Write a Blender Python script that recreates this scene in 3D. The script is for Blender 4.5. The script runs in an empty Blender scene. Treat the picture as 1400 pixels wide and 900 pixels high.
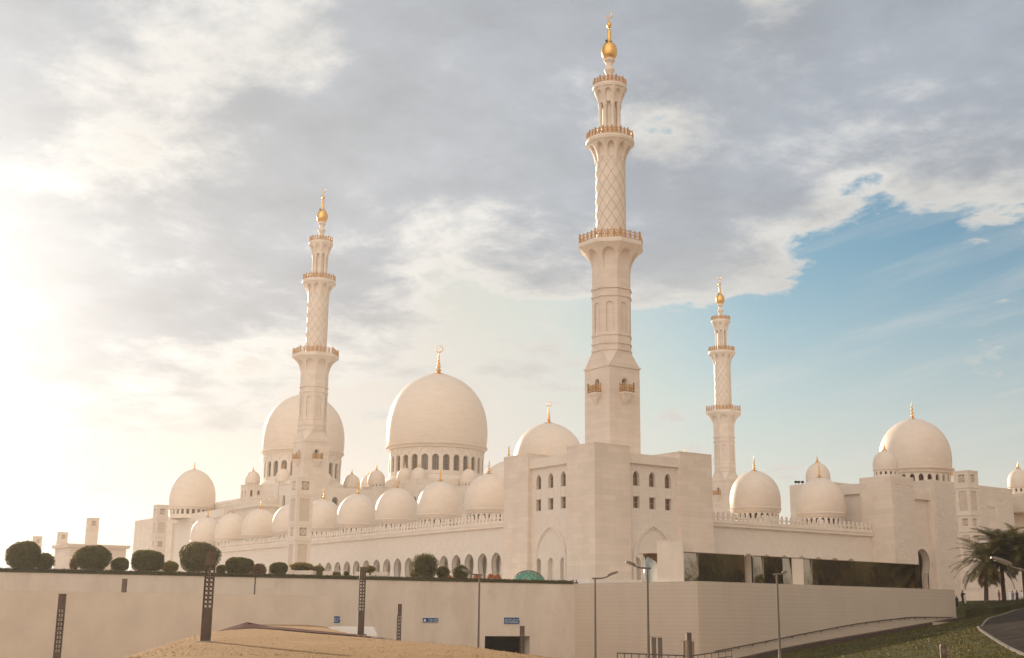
import bpy, bmesh, math, random
import numpy as np
from mathutils import Vector, Matrix
from mathutils.geometry import tessellate_polygon

SC = bpy.context.scene
COL = SC.collection
R = math.radians
PI = math.pi
rng = random.Random(7)

# ------------------------------------------------------------------ camera
CAMP = (-156.57, 128.73, -5.0)
HD, PITCH, ROLL, FPX = -0.6037, 0.2296, 0.0105, 1654.15      # heading, pitch, roll (rad), focal length in 1400-wide pixels
Fv = Vector((math.cos(HD) * math.cos(PITCH), math.sin(HD) * math.cos(PITCH), math.sin(PITCH)))
R0 = Vector((math.sin(HD), -math.cos(HD), 0))
U0 = R0.cross(Fv)
Rv = R0 * math.cos(ROLL) + U0 * math.sin(ROLL)
Uv = -R0 * math.sin(ROLL) + U0 * math.cos(ROLL)
cd = bpy.data.cameras.new('camera')
cam = bpy.data.objects.new('camera', cd)
COL.objects.link(cam)
m = Matrix((Rv, Uv, -Fv)).transposed().to_4x4()
m.translation = Vector(CAMP)
cam.matrix_world = m
cd.sensor_fit = 'HORIZONTAL'
cd.sensor_width = 36.0
cd.lens = 36.0 * FPX / 1400.0
cd.clip_start = 0.5
cd.clip_end = 20000
SC.camera = cam

# ------------------------------------------------------------------ light
def pxdir(px, py):
    return (Fv + Rv * ((px - 700) / FPX) - Uv * ((py - 450) / FPX)).normalized()
SUN_DIR = pxdir(-170, 395)                     # where the sun stands: out of the frame, on the left
SUN_EL = math.asin(SUN_DIR.z)
SUN_AZ = math.atan2(SUN_DIR.y, SUN_DIR.x)
sl = bpy.data.lights.new('sun', 'SUN')
sl.energy = 4.8
sl.angle = R(0.6)
sl.color = (1.0, 0.82, 0.62)
sun = bpy.data.objects.new('sun', sl)
COL.objects.link(sun)
sun.rotation_euler = (-SUN_DIR).to_track_quat('-Z', 'Y').to_euler()

W = bpy.data.worlds.new('World')
SC.world = W
W.use_nodes = True
SC.view_settings.view_transform = 'Standard'
SC.view_settings.look = 'None'
SC.view_settings.gamma = 1
SC.view_settings.use_curve_mapping = False
SC.view_settings.exposure = 0.33
SC.cycles.use_denoising = True
SC.cycles.max_bounces = 6
SC.cycles.diffuse_bounces = 3
SC.cycles.volume_bounces = 0


class NT:
    """small wrapper for building node trees"""
    def __init__(self, tree):
        self.t = tree
        self.n = tree.nodes
        self.l = tree.links

    def add(self, kind, **kw):
        nd = self.n.new(kind)
        for k, v in kw.items():
            if k.startswith('i_'):
                nd.inputs[k[2:].replace('_', ' ')].default_value = v
            else:
                setattr(nd, k, v)
        return nd

    def link(self, a, b):
        self.l.new(a, b)

    def val(self, x, sock):
        if isinstance(x, (int, float)):
            sock.default_value = x
        else:
            self.l.new(x, sock)

    def math(self, op, a, b=None, c=None, clamp=False):
        nd = self.n.new('ShaderNodeMath')
        nd.operation = op
        nd.use_clamp = clamp
        self.val(a, nd.inputs[0])
        if b is not None:
            self.val(b, nd.inputs[1])
        if c is not None:
            self.val(c, nd.inputs[2])
        return nd.outputs[0]

    def smooth(self, x, lo, hi, a=0.0, b=1.0):
        nd = self.n.new('ShaderNodeMapRange')
        nd.interpolation_type = 'SMOOTHSTEP'
        self.val(x, nd.inputs[0])
        for i, v in enumerate((lo, hi, a, b)):
            self.val(v, nd.inputs[i + 1])
        return nd.outputs[0]

    def mix(self, f, a, b, mode='MIX'):
        nd = self.n.new('ShaderNodeMix')
        nd.data_type = 'RGBA'
        nd.blend_type = mode
        self.val(f, nd.inputs[0])
        for s, v in ((nd.inputs[6], a), (nd.inputs[7], b)):
            if isinstance(v, tuple):
                s.default_value = (*v, 1) if len(v) == 3 else v
            else:
                self.l.new(v, s)
        return nd.outputs[2]

    def dot(self, v, d):
        nd = self.n.new('ShaderNodeVectorMath')
        nd.operation = 'DOT_PRODUCT'
        self.l.new(v, nd.inputs[0])
        nd.inputs[1].default_value = d
        return nd.outputs['Value']

    def noise(self, v, scale, detail=6, rough=0.55, dist=0.0, lac=2.0):
        nd = self.n.new('ShaderNodeTexNoise')
        self.l.new(v, nd.inputs['Vector'])
        nd.inputs['Scale'].default_value = scale
        nd.inputs['Detail'].default_value = detail
        nd.inputs['Roughness'].default_value = rough
        nd.inputs['Distortion'].default_value = dist
        nd.inputs['Lacunarity'].default_value = lac
        return nd.outputs[0]


def build_world():
    t = NT(W.node_tree)
    t.n.clear()
    out = t.add('ShaderNodeOutputWorld')
    bg = t.add('ShaderNodeBackground')
    bg.inputs['Strength'].default_value = 0.1
    sky = t.add('ShaderNodeTexSky', sky_type='NISHITA', sun_disc=False)
    sky.sun_elevation = SUN_EL
    sky.sun_rotation = PI / 2 - SUN_AZ
    sky.air_density = 1.0
    sky.dust_density = 1.5
    sky.ozone_density = 1.5
    tc = t.add('ShaderNodeTexCoord')
    d = tc.outputs['Generated']
    sep = t.add('ShaderNodeSeparateXYZ')
    t.link(d, sep.inputs[0])
    z = t.math('MAXIMUM', sep.outputs[2], 0.0)
    cs = t.math('MAXIMUM', t.dot(d, SUN_DIR), 0.0)
    # clouds on a high layer: the direction projected to a plane
    zz = t.math('ADD', z, 0.14)
    com = t.add('ShaderNodeCombineXYZ')
    t.link(t.math('DIVIDE', sep.outputs[0], zz), com.inputs[0])
    t.link(t.math('DIVIDE', sep.outputs[1], zz), com.inputs[1])
    pl = com.outputs[0]
    # edge of the cloud deck: a great circle, lower on the left, higher on the right
    a, b = pxdir(CL_A[0], CL_A[1]), pxdir(CL_B[0], CL_B[1])
    nrm = b.cross(a).normalized()
    if nrm.z < 0:
        nrm = -nrm
    side = t.dot(d, nrm)
    big = t.noise(pl, 0.9, 3, 0.5, 0.2)
    fine = t.noise(pl, 2.3, 14, 0.64, 0.15)
    tex = t.noise(pl, 6.0, 10, 0.62, 0.3)
    streak_in = t.add('ShaderNodeMapping'); t.link(pl, streak_in.inputs[0])
    streak_in.inputs['Rotation'].default_value = (0, 0, CL_ROT)
    streak_in.inputs['Scale'].default_value = (0.55, 2.6, 1.0)
    streak = t.noise(streak_in.outputs[0], 1.7, 10, 0.62, 0.35)
    dens = t.math('ADD', t.math('MULTIPLY', big, 0.35), t.math('MULTIPLY', fine, 1.0))      # mean about .65
    dens = t.math('ADD', dens, t.math('MULTIPLY', t.math('SUBTRACT', tex, 0.5), 0.34))
    lift = t.smooth(side, -0.10, 0.11, -0.16, 0.27)
    dd = t.math('ADD', dens, lift)
    for (px, py, n, amt) in CL_HOLES:      # where the deck breaks open
        dd = t.math('SUBTRACT', dd, t.math('MULTIPLY', t.math('POWER', t.math('MAXIMUM', t.dot(d, pxdir(px, py)), 0.0), n), amt))
    mask = t.smooth(dd, 0.61, 0.70)
    thick = t.math('MULTIPLY', t.smooth(dd, 0.66, 0.90), t.smooth(side, -0.06, 0.06, 0.25, 1.0))
    thin = t.math('MULTIPLY', t.smooth(streak, 0.45, 0.68), t.smooth(side, -0.32, -0.04, 0.0, 0.32))
    glow1 = t.math('POWER', cs, 9.0)
    glow2 = t.math('POWER', cs, 95.0)
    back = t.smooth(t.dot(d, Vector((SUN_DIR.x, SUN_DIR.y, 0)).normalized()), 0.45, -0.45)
    # colours are radiances before the 0.1 strength
    grey = t.mix(glow1, GREY_A, GREY_B)
    white = t.mix(glow1, WHITE_A, WHITE_B)
    var = t.math('MULTIPLY', t.smooth(fine, 0.3, 0.7, 1.13, 0.88), t.smooth(tex, 0.3, 0.7, 1.06, 0.94))
    cl = t.mix(thick, white, grey)
    clv = t.add('ShaderNodeVectorMath', operation='SCALE')
    t.link(cl, clv.inputs[0]); t.link(var, clv.inputs['Scale'])
    # clear sky with dusty air towards the horizon
    skyc = t.mix(1.0, sky.outputs[0], SKY_TINT, 'MULTIPLY')
    skyc = t.mix(1.0, skyc, (5.6, 5.3, 5.3), 'DARKEN')
    skyc = t.mix(t.smooth(cs, 0.75, 0.92, 0.0, 0.78), skyc, (5.6, 5.35, 4.9))
    hz = t.smooth(z, 0.02, 0.31, 1.0, 0.0)
    dust = t.mix(glow1, DUST_A, DUST_B)
    skyc = t.mix(t.math('MULTIPLY', hz, 0.92), skyc, dust)
    skyc = t.mix(thin, skyc, white)
    c = t.mix(t.math('MULTIPLY', mask, 0.96), skyc, clv.outputs[0])
    # unseen half of the sky opposite the sun: added warm fill lights the facades
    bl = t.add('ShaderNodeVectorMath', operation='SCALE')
    bl.inputs[0].default_value = BACK_FILL
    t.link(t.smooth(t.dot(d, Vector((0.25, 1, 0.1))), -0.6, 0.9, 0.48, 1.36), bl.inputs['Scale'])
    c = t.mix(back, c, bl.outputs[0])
    g = t.mix(1.0, c, t.mix(glow2, (0, 0, 0), GLOW), 'ADD')
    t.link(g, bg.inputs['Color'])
    t.link(bg.outputs[0], out.inputs[0])


CL_ROT = -0.5
CL_HOLES = [(250, 115, 260, 0.21), (130, 205, 600, 0.14), (905, 185, 900, 0.29), (1060, 5, 900, 0.27), (415, 60, 1500, 0.20), (330, 100, 3000, 0.05), (1200, 330, 400, 0.16), (640, 400, 300, 0.12)]
GREY_A, GREY_B = (3.2, 3.5, 3.95), (4.2, 4.35, 4.55)
WHITE_A, WHITE_B = (5.6, 5.5, 5.25), (6.3, 6.2, 5.9)
DUST_A, DUST_B = (5.7, 5.4, 4.9), (6.9, 6.5, 5.9)
BACK_FILL = (9.6, 8.4, 7.3)
GLOW = (5.2, 5.0, 4.5)
CL_A, CL_B = (480, 485), (1400, 285)
SKY_TINT = (0.50, 0.80, 0.88)
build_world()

# ------------------------------------------------------------------ points in the place from photograph pixels and a distance
C0 = Vector(CAMP)
def ray(px, py):
    return Fv + Rv * ((px - 700) / FPX) - Uv * ((py - 450) / FPX)
def at(px, py, D):
    return C0 + ray(px, py) * D
def onx(px, py, X):
    d = ray(px, py)
    return C0 + d * ((X - C0.x) / d.x)
def ony(px, py, Y):
    d = ray(px, py)
    return C0 + d * ((Y - C0.y) / d.y)
def depth(P):
    return (Vector(P) - C0).dot(Fv)

# ------------------------------------------------------------------ materials
MATS = {}
def newmat(name):
    mt = bpy.data.materials.new(name)
    mt.use_nodes = True
    t = NT(mt.node_tree)
    b = t.n['Principled BSDF']
    MATS[name] = mt
    return mt, t, b


def plain(name, col, rough=0.6, metal=0.0, var=0.0, scale=3.0, bump=0.0, spec=0.4):
    mt, t, b = newmat(name)
    b.inputs['Roughness'].default_value = rough
    b.inputs['Metallic'].default_value = metal
    b.inputs['Specular IOR Level'].default_value = spec
    if var or bump:
        tc = t.add('ShaderNodeTexCoord')
        n = t.noise(tc.outputs['Object'], scale, 5, 0.6)
        f = t.smooth(n, 0.3, 0.7)
        lo = tuple(c * (1 - var) for c in col)
        hi = tuple(min(1, c * (1 + var)) for c in col)
        t.link(t.mix(f, lo, hi), b.inputs['Base Color'])
        if bump:
            bp = t.add('ShaderNodeBump')
            bp.inputs['Strength'].default_value = bump
            bp.inputs['Distance'].default_value = 0.05
            t.link(n, bp.inputs['Height'])
            t.link(bp.outputs[0], b.inputs['Normal'])
    else:
        b.inputs['Base Color'].default_value = (*col, 1)
    return mt


def stone(name, col, bw=1.7, bh=0.72, joint=0.75, var=0.07, stain=0.10, carve=0.0, rough=0.55, mort=0.012, carve_scale=1.6):
    """marble cladding: courses of blocks read from the position on the wall, slow stains, optional carved relief"""
    mt, t, b = newmat(name)
    b.inputs['Roughness'].default_value = rough
    tc = t.add('ShaderNodeTexCoord')
    o = tc.outputs['Object']
    sp = t.add('ShaderNodeSeparateXYZ'); t.link(o, sp.inputs[0])
    cb = t.add('ShaderNodeCombineXYZ')
    t.link(t.math('ADD', sp.outputs[0], sp.outputs[1]), cb.inputs[0])
    t.link(sp.outputs[2], cb.inputs[1])
    br = t.add('ShaderNodeTexBrick', offset=0.5)
    t.link(cb.outputs[0], br.inputs['Vector'])
    br.inputs['Scale'].default_value = 1.0
    br.inputs['Brick Width'].default_value = bw
    br.inputs['Row Height'].default_value = bh
    br.inputs['Mortar Size'].default_value = mort
    br.inputs['Mortar Smooth'].default_value = 0.3
    br.inputs['Bias'].default_value = 0.0
    br.inputs['Color1'].default_value = (*[c * (1 - var) for c in col], 1)
    br.inputs['Color2'].default_value = (*[min(1, c * (1 + var)) for c in col], 1)
    br.inputs['Mortar'].default_value = (*[c * joint for c in col], 1)
    mp = t.add('ShaderNodeMapping'); t.link(o, mp.inputs[0])
    mp.inputs['Scale'].default_value = (0.35, 0.35, 0.11)
    n1 = t.noise(mp.outputs[0], 1.0, 7, 0.62)
    f1 = t.smooth(n1, 0.35, 0.75)
    c = t.mix(t.math('MULTIPLY', f1, stain), br.outputs[0], (col[0] * 0.62, col[1] * 0.56, col[2] * 0.5))
    if stain > 0.3:
        n4 = t.noise(o, 0.55, 9, 0.7, 0.5)
        c = t.mix(t.smooth(n4, 0.50, 0.72, 0, 0.32), c, (col[0] * 0.70, col[1] * 0.64, col[2] * 0.60))
        n5 = t.noise(o, 1.3, 8, 0.75, 0.8)
        c = t.mix(t.smooth(n5, 0.60, 0.70, 0, 0.35), c, (col[0] * 1.18, col[1] * 1.18, col[2] * 1.16))
    n2 = t.noise(o, 6.0, 4, 0.6)
    c = t.mix(t.smooth(n2, 0.35, 0.7, 0.0, 0.06), c, (col[0] * 0.6, col[1] * 0.58, col[2] * 0.55))
    t.link(c, b.inputs['Base Color'])
    h = t.math('ADD', t.math('MULTIPLY', br.outputs[1], -1.0), t.math('MULTIPLY', n2, 0.25))
    bp = t.add('ShaderNodeBump')
    bp.inputs['Strength'].default_value = 0.35
    bp.inputs['Distance'].default_value = 0.02
    t.link(h, bp.inputs['Height'])
    last = bp
    if carve:
        vo = t.add('ShaderNodeTexVoronoi', feature='DISTANCE_TO_EDGE')
        ds = t.add('ShaderNodeTexNoise'); t.link(o, ds.inputs['Vector']); ds.inputs['Scale'].default_value = 1.2
        mxv = t.add('ShaderNodeVectorMath', operation='ADD')
        t.link(cb.outputs[0], mxv.inputs[0]); t.link(ds.outputs[1], mxv.inputs[1])
        t.link(mxv.outputs[0], vo.inputs['Vector'])
        vo.inputs['Scale'].default_value = carve_scale
        wv = t.smooth(vo.outputs[0], 0.02, 0.16)
        b2 = t.add('ShaderNodeBump')
        b2.inputs['Strength'].default_value = carve
        b2.inputs['Distance'].default_value = 0.16
        t.link(wv, b2.inputs['Height'])
        t.link(bp.outputs[0], b2.inputs['Normal'])
        last = b2
    t.link(last.outputs[0], b.inputs['Normal'])
    return mt


def dome_stone(name, col):
    mt, t, b = newmat(name)
    b.inputs['Roughness'].default_value = 0.5
    tc = t.add('ShaderNodeTexCoord')
    o = tc.outputs['Object']
    sp = t.add('ShaderNodeSeparateXYZ'); t.link(o, sp.inputs[0])
    ang = t.math('MULTIPLY', t.math('ARCTAN2', sp.outputs[1], sp.outputs[0]), 16 / PI)
    cb = t.add('ShaderNodeCombineXYZ')
    t.link(ang, cb.inputs[0]); t.link(sp.outputs[2], cb.inputs[1])
    br = t.add('ShaderNodeTexBrick', offset=0.5)
    t.link(cb.outputs[0], br.inputs['Vector'])
    br.inputs['Scale'].default_value = 1.0
    br.inputs['Brick Width'].default_value = 1.0
    br.inputs['Row Height'].default_value = 0.62
    br.inputs['Mortar Size'].default_value = 0.02
    br.inputs['Mortar Smooth'].default_value = 0.5
    br.inputs['Color1'].default_value = (*[c * 0.975 for c in col], 1)
    br.inputs['Color2'].default_value = (*[min(1, c * 1.02) for c in col], 1)
    br.inputs['Mortar'].default_value = (*[c * 0.93 for c in col], 1)
    mp = t.add('ShaderNodeMapping'); t.link(o, mp.inputs[0])
    mp.inputs['Scale'].default_value = (0.3, 0.3, 0.9)
    n1 = t.noise(mp.outputs[0], 1.0, 7, 0.65)
    c = t.mix(t.smooth(n1, 0.42, 0.72, 0, 0.16), br.outputs[0], (col[0] * 0.7, col[1] * 0.62, col[2] * 0.55))
    t.link(c, b.inputs['Base Color'])
    bp = t.add('ShaderNodeBump')
    bp.inputs['Strength'].default_value = 0.25
    bp.inputs['Distance'].default_value = 0.02
    t.link(t.math('MULTIPLY', br.outputs[1], -1.0), bp.inputs['Height'])
    t.link(bp.outputs[0], b.inputs['Normal'])
    return mt


MARBLE = (0.76, 0.655, 0.555)
M_wall = stone('marble_cladding', MARBLE, 2.6, 0.78, 0.80, 0.055, 0.20, mort=0.015)
M_fine = stone('pale_marble', (0.78, 0.685, 0.59), 2.2, 0.9, 0.88, 0.04, 0.08)
M_carved = stone('carved_marble', (0.77, 0.685, 0.595), 1.7, 0.74, 0.92, 0.03, 0.06, carve=0.55)
M_diaper = stone('diaper_marble', (0.76, 0.675, 0.59), 0.55, 0.5, 0.90, 0.03, 0.05, carve=0.18, carve_scale=1.3)
M_panel = stone('shallow_carved_marble', (0.66, 0.56, 0.46), 1.7, 0.74, 0.92, 0.03, 0.06, carve=0.35, carve_scale=2.6)
M_dome = dome_stone('dome_marble', (0.78, 0.67, 0.565))
M_podium = stone('podium_cladding', (0.64, 0.535, 0.435), 60.0, 0.42, 0.84, 0.02, 0.16, mort=0.022)
M_plaster = stone('stained_plaster', (0.76, 0.675, 0.59), 90.0, 60.0, 1.0, 0.0, 0.42)
M_gold = plain('gilded_metal', (0.83, 0.49, 0.15), 0.34, 1.0, 0.10, 2.0)
M_rail = plain('copper_gold_railing', (0.58, 0.33, 0.13), 0.42, 0.55, 0.1, 2.0)
M_rib = plain('inlay_lines', (0.55, 0.44, 0.33), 0.6)
M_pane = plain('window_glass', (0.075, 0.060, 0.048), 0.12, 0.0, 0.25, 0.6, spec=0.7)
M_amber = plain('drum_glazing', (0.15, 0.07, 0.028), 0.3, 0.0, 0.3, 1.2)
M_frame = plain('window_frame', (0.33, 0.22, 0.14), 0.5)
M_bronze = plain('weathered_bronze', (0.105, 0.072, 0.055), 0.55, 0.3, 0.25, 3.0)
M_pole = plain('painted_pole', (0.17, 0.135, 0.11), 0.5, 0.2, 0.1, 2.0)
M_lamphead = plain('lamp_housing', (0.22, 0.185, 0.155), 0.5, 0.1, 0.1, 4)
M_lens = plain('lamp_lens', (0.36, 0.33, 0.28), 0.7, spec=0.1)
M_conc = plain('concrete', (0.40, 0.35, 0.30), 0.85, 0, 0.12, 2.5, 0.2)
M_kerb = plain('kerb_stone', (0.22, 0.195, 0.165), 0.9, 0, 0.2, 2.0, 0.2, spec=0.05)
M_white = plain('white_paint', (0.80, 0.77, 0.72), 0.35)
M_cream = plain('cream_panel', (0.84, 0.735, 0.615), 0.6, 0, 0.06, 0.35)
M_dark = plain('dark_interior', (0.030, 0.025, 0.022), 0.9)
M_black = plain('black_rubber', (0.02, 0.02, 0.02), 0.7)
M_sign = plain('sign_blue', (0.004, 0.075, 0.24), 0.4)
M_green = None
M_terra = plain('terracotta_blossom', (0.50, 0.15, 0.035), 0.8, 0, 0.3, 3)
M_skin = plain('skin', (0.42, 0.25, 0.17), 0.6)
M_cloth_w = plain('white_cloth', (0.78, 0.76, 0.74), 0.8)
M_cloth_k = plain('black_cloth', (0.018, 0.017, 0.02), 0.85)
M_cloth_b = plain('blue_cloth', (0.16, 0.18, 0.24), 0.85)
M_cloth_r = plain('red_cloth', (0.20, 0.07, 0.06), 0.85)
M_hair = plain('dark_hair', (0.02, 0.014, 0.01), 0.6)


def leafmat(name, c1, c2, trans=0.35):
    mt, t, b = newmat(name)
    g = t.add('ShaderNodeNewGeometry')
    tc = t.add('ShaderNodeTexCoord')
    n = t.noise(tc.outputs['Object'], 1.8, 3, 0.6)
    f = t.math('ADD', t.math('MULTIPLY', g.outputs['Random Per Island'], 0.6), t.math('MULTIPLY', n, 0.5))
    c = t.mix(t.smooth(f, 0.2, 0.9), c1, c2)
    t.link(c, b.inputs['Base Color'])
    b.inputs['Roughness'].default_value = 0.55
    b.inputs['Specular IOR Level'].default_value = 0.25
    tr = t.add('ShaderNodeBsdfTranslucent')
    t.link(t.mix(0.5, c, (c2[0] * 1.6, c2[1] * 1.5, c2[2] * 0.8)), tr.inputs['Color'])
    ms = t.add('ShaderNodeMixShader'); ms.inputs[0].default_value = trans
    t.link(b.outputs[0], ms.inputs[1]); t.link(tr.outputs[0], ms.inputs[2])
    t.link(ms.outputs[0], t.n['Material Output'].inputs[0])
    return mt


M_leaf = leafmat('clipped_leaves', (0.044, 0.042, 0.009), (0.15, 0.128, 0.022), 0.45)
M_leafy = leafmat('yellow_green_leaves', (0.10, 0.095, 0.018), (0.26, 0.19, 0.03), 0.45)
M_leafr = leafmat('reddish_leaves', (0.13, 0.065, 0.025), (0.22, 0.12, 0.04), 0.4)
M_hedge = leafmat('hedge_leaves', (0.040, 0.042, 0.012), (0.085, 0.075, 0.018))
M_palm = leafmat('palm_leaves', (0.045, 0.046, 0.014), (0.15, 0.125, 0.034), 0.35)
M_tree = leafmat('tree_leaves', (0.08, 0.066, 0.024), (0.27, 0.21, 0.08), 0.3)
M_dry = leafmat('dry_palm_leaves', (0.16, 0.085, 0.03), (0.26, 0.15, 0.055), 0.25)
M_trunk = plain('palm_bark', (0.12, 0.075, 0.05), 0.9, 0, 0.3, 6, 0.6)
M_twig = plain('twig_bark', (0.07, 0.05, 0.035), 0.9)


def glassmat():
    mt, t, b = newmat('mirror_glass')
    b.inputs['Metallic'].default_value = 1.0
    b.inputs['Base Color'].default_value = (0.46, 0.42, 0.34, 1)
    b.inputs['Roughness'].default_value = 0.05
    tc = t.add('ShaderNodeTexCoord')
    n = t.noise(tc.outputs['Object'], 0.55, 2, 0.5)
    bp = t.add('ShaderNodeBump')
    bp.inputs['Strength'].default_value = 0.10
    bp.inputs['Distance'].default_value = 0.2
    t.link(n, bp.inputs['Height'])
    t.link(bp.outputs[0], b.inputs['Normal'])
    return mt
M_mirror = glassmat()


def greenglass():
    mt, t, b = newmat('green_glass')
    b.inputs['Base Color'].default_value = (0.045, 0.30, 0.20, 1)
    b.inputs['Roughness'].default_value = 0.12
    b.inputs['Specular IOR Level'].default_value = 0.8
    return mt
M_green = greenglass()


def groundmat():
    mt, t, b = newmat('desert_sand')
    tc = t.add('ShaderNodeTexCoord')
    o = tc.outputs['Object']
    n = t.noise(o, 0.12, 6, 0.6)
    f = t.noise(o, 4.5, 8, 0.85)
    m2 = t.noise(o, 1.1, 6, 0.65)
    c = t.mix(t.smooth(n, 0.3, 0.7), (0.40, 0.245, 0.115), (0.47, 0.30, 0.15))
    c = t.mix(t.smooth(m2, 0.42, 0.72, 0, 0.6), c, (0.33, 0.195, 0.09))
    c = t.mix(t.smooth(f, 0.48, 0.70, 0, 0.7), c, (0.22, 0.135, 0.075))
    t.link(c, b.inputs['Base Color'])
    b.inputs['Roughness'].default_value = 0.95
    b.inputs['Specular IOR Level'].default_value = 0.1
    bp = t.add('ShaderNodeBump'); bp.inputs['Strength'].default_value = 1.0; bp.inputs['Distance'].default_value = 0.12
    t.link(t.math('ADD', f, m2), bp.inputs['Height']); t.link(bp.outputs[0], b.inputs['Normal'])
    return mt
M_sand = groundmat()


def grassmat():
    mt, t, b = newmat('lawn_grass')
    tc = t.add('ShaderNodeTexCoord')
    o = tc.outputs['Object']
    n = t.noise(o, 0.18, 6, 0.65, 0.4)
    f = t.noise(o, 5.0, 6, 0.75)
    c = t.mix(t.smooth(n, 0.38, 0.66), (0.044, 0.044, 0.008), (0.105, 0.084, 0.016))
    c = t.mix(t.smooth(n, 0.62, 0.74, 0, 0.6), c, (0.19, 0.10, 0.03))
    c = t.mix(t.smooth(f, 0.42, 0.7, 0, 0.7), c, (0.022, 0.023, 0.005))
    t.link(c, b.inputs['Base Color'])
    b.inputs['Roughness'].default_value = 0.9
    b.inputs['Specular IOR Level'].default_value = 0.1
    bp = t.add('ShaderNodeBump'); bp.inputs['Strength'].default_value = 0.9; bp.inputs['Distance'].default_value = 0.08
    t.link(f, bp.inputs['Height']); t.link(bp.outputs[0], b.inputs['Normal'])
    return mt
M_grass = grassmat()
M_asph = plain('asphalt', (0.044, 0.034, 0.028), 0.9, 0, 0.35, 0.6, 0.15, spec=0.02)
M_paving = plain('pale_paving', (0.55, 0.44, 0.36), 0.7, 0, 0.08, 0.8, 0.1)
M_court = plain('white_courtyard_marble', (0.76, 0.71, 0.64), 0.35, 0, 0.04, 0.3)
M_mulch = plain('maroon_gravel', (0.085, 0.018, 0.015), 0.95, 0, 0.3, 7.0, 0.5, spec=0.03)

# ------------------------------------------------------------------ mesh building
class MB:
    def __init__(self):
        self.v = []
        self.f = []

    def add(self, vs, fs):
        k = len(self.v)
        self.v += [tuple(p) for p in vs]
        self.f += [tuple(i + k for i in f) for f in fs]

    def box(self, x0, y0, z0, x1, y1, z1):
        x0, x1 = sorted((x0, x1)); y0, y1 = sorted((y0, y1)); z0, z1 = sorted((z0, z1))
        self.add([(x0, y0, z0), (x1, y0, z0), (x1, y1, z0), (x0, y1, z0), (x0, y0, z1), (x1, y0, z1), (x1, y1, z1), (x0, y1, z1)],
                 [(0, 3, 2, 1), (4, 5, 6, 7), (0, 1, 5, 4), (1, 2, 6, 5), (2, 3, 7, 6), (3, 0, 4, 7)])

    def obox(self, mp, u0, v0, w0, u1, v1, w1):
        p = [(u0, v0, w0), (u1, v0, w0), (u1, v1, w0), (u0, v1, w0), (u0, v0, w1), (u1, v0, w1), (u1, v1, w1), (u0, v1, w1)]
        self.add([mp(*q) for q in p], [(0, 3, 2, 1), (4, 5, 6, 7), (0, 1, 5, 4), (1, 2, 6, 5), (2, 3, 7, 6), (3, 0, 4, 7)])

    def lathe(self, prof, n=32, c=(0, 0, 0), rot=0.0, sx=1.0):
        k = []
        for r, z in prof:
            for i in range(n):
                a = rot + 2 * PI * i / n
                k.append((c[0] + r * math.cos(a) * sx, c[1] + r * math.sin(a), c[2] + z))
        fs = []
        for j in range(len(prof) - 1):
            for i in range(n):
                i2 = (i + 1) % n
                fs.append((j * n + i, j * n + i2, (j + 1) * n + i2, (j + 1) * n + i))
        fs.append(tuple(range(n - 1, -1, -1)))
        e = (len(prof) - 1) * n
        fs.append(tuple(e + i for i in range(n)))
        self.add(k, fs)

    def tube(self, pts, r, n=8, cap=True):
        pts = [Vector(p) for p in pts]
        rs = r if isinstance(r, (list, tuple)) else [r] * len(pts)
        vs = []
        up = Vector((0, 0, 1))
        for i, p in enumerate(pts):
            d = (pts[min(i + 1, len(pts) - 1)] - pts[max(i - 1, 0)]).normalized()
            a = up if abs(d.z) < 0.95 else Vector((1, 0, 0))
            s = d.cross(a).normalized(); q = s.cross(d).normalized()
            for k in range(n):
                t = 2 * PI * k / n
                vs.append(p + s * (math.cos(t) * rs[i]) + q * (math.sin(t) * rs[i]))
        fs = []
        for i in range(len(pts) - 1):
            for k in range(n):
                k2 = (k + 1) % n
                fs.append((i * n + k, i * n + k2, (i + 1) * n + k2, (i + 1) * n + k))
        if cap:
            fs.append(tuple(range(n - 1, -1, -1)))
            fs.append(tuple((len(pts) - 1) * n + k for k in range(n)))
        self.add(vs, fs)

    def wall(self, mp, outer, holes, w0, w1):
        """solid plate in (u, v), pierced by holes, between depths w0 and w1"""
        loops = [outer] + list(holes)
        tri = tessellate_polygon([[Vector((u, v, 0)) for u, v in lp] for lp in loops])
        flat = [p for lp in loops for p in lp]
        n = len(flat)
        vs = [mp(u, v, w0) for u, v in flat] + [mp(u, v, w1) for u, v in flat]
        fs = []
        for a, b, c in tri:
            fs.append((a, b, c)); fs.append((c + n, b + n, a + n))
        k = 0
        for lp in loops:
            L = len(lp)
            for i in range(L):
                j = (i + 1) % L
                fs.append((k + i, k + j, k + j + n, k + i + n))
            k += L
        self.add(vs, fs)

    def build(self, name, mat, parent=None, smooth=None, recalc=True, local=False):
        off = Vector((0, 0, 0))
        if parent is not None and not local:
            q = parent
            while q is not None:
                off += q.location
                q = q.parent
        me = bpy.data.meshes.new(name)
        me.from_pydata([tuple(Vector(p) - off) for p in self.v] if off.length else self.v, [], self.f)
        if recalc:
            bm = bmesh.new(); bm.from_mesh(me)
            bmesh.ops.recalc_face_normals(bm, faces=bm.faces)
            bm.to_mesh(me); bm.free()
        me.materials.append(mat)
        if smooth:
            me.shade_smooth() if smooth >= PI else me.set_sharp_from_angle(angle=smooth)
            if smooth < PI:
                for p in me.polygons:
                    p.use_smooth = True
                me.set_sharp_from_angle(angle=smooth)
        me.update()
        o = bpy.data.objects.new(name, me)
        COL.objects.link(o)
        if parent is not None:
            o.parent = parent
        return o


def tag(o, label=None, cat=None, group=None, kind=None):
    if label: o['label'] = label
    if cat: o['category'] = cat
    if group: o['group'] = group
    if kind: o['kind'] = kind
    return o

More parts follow.
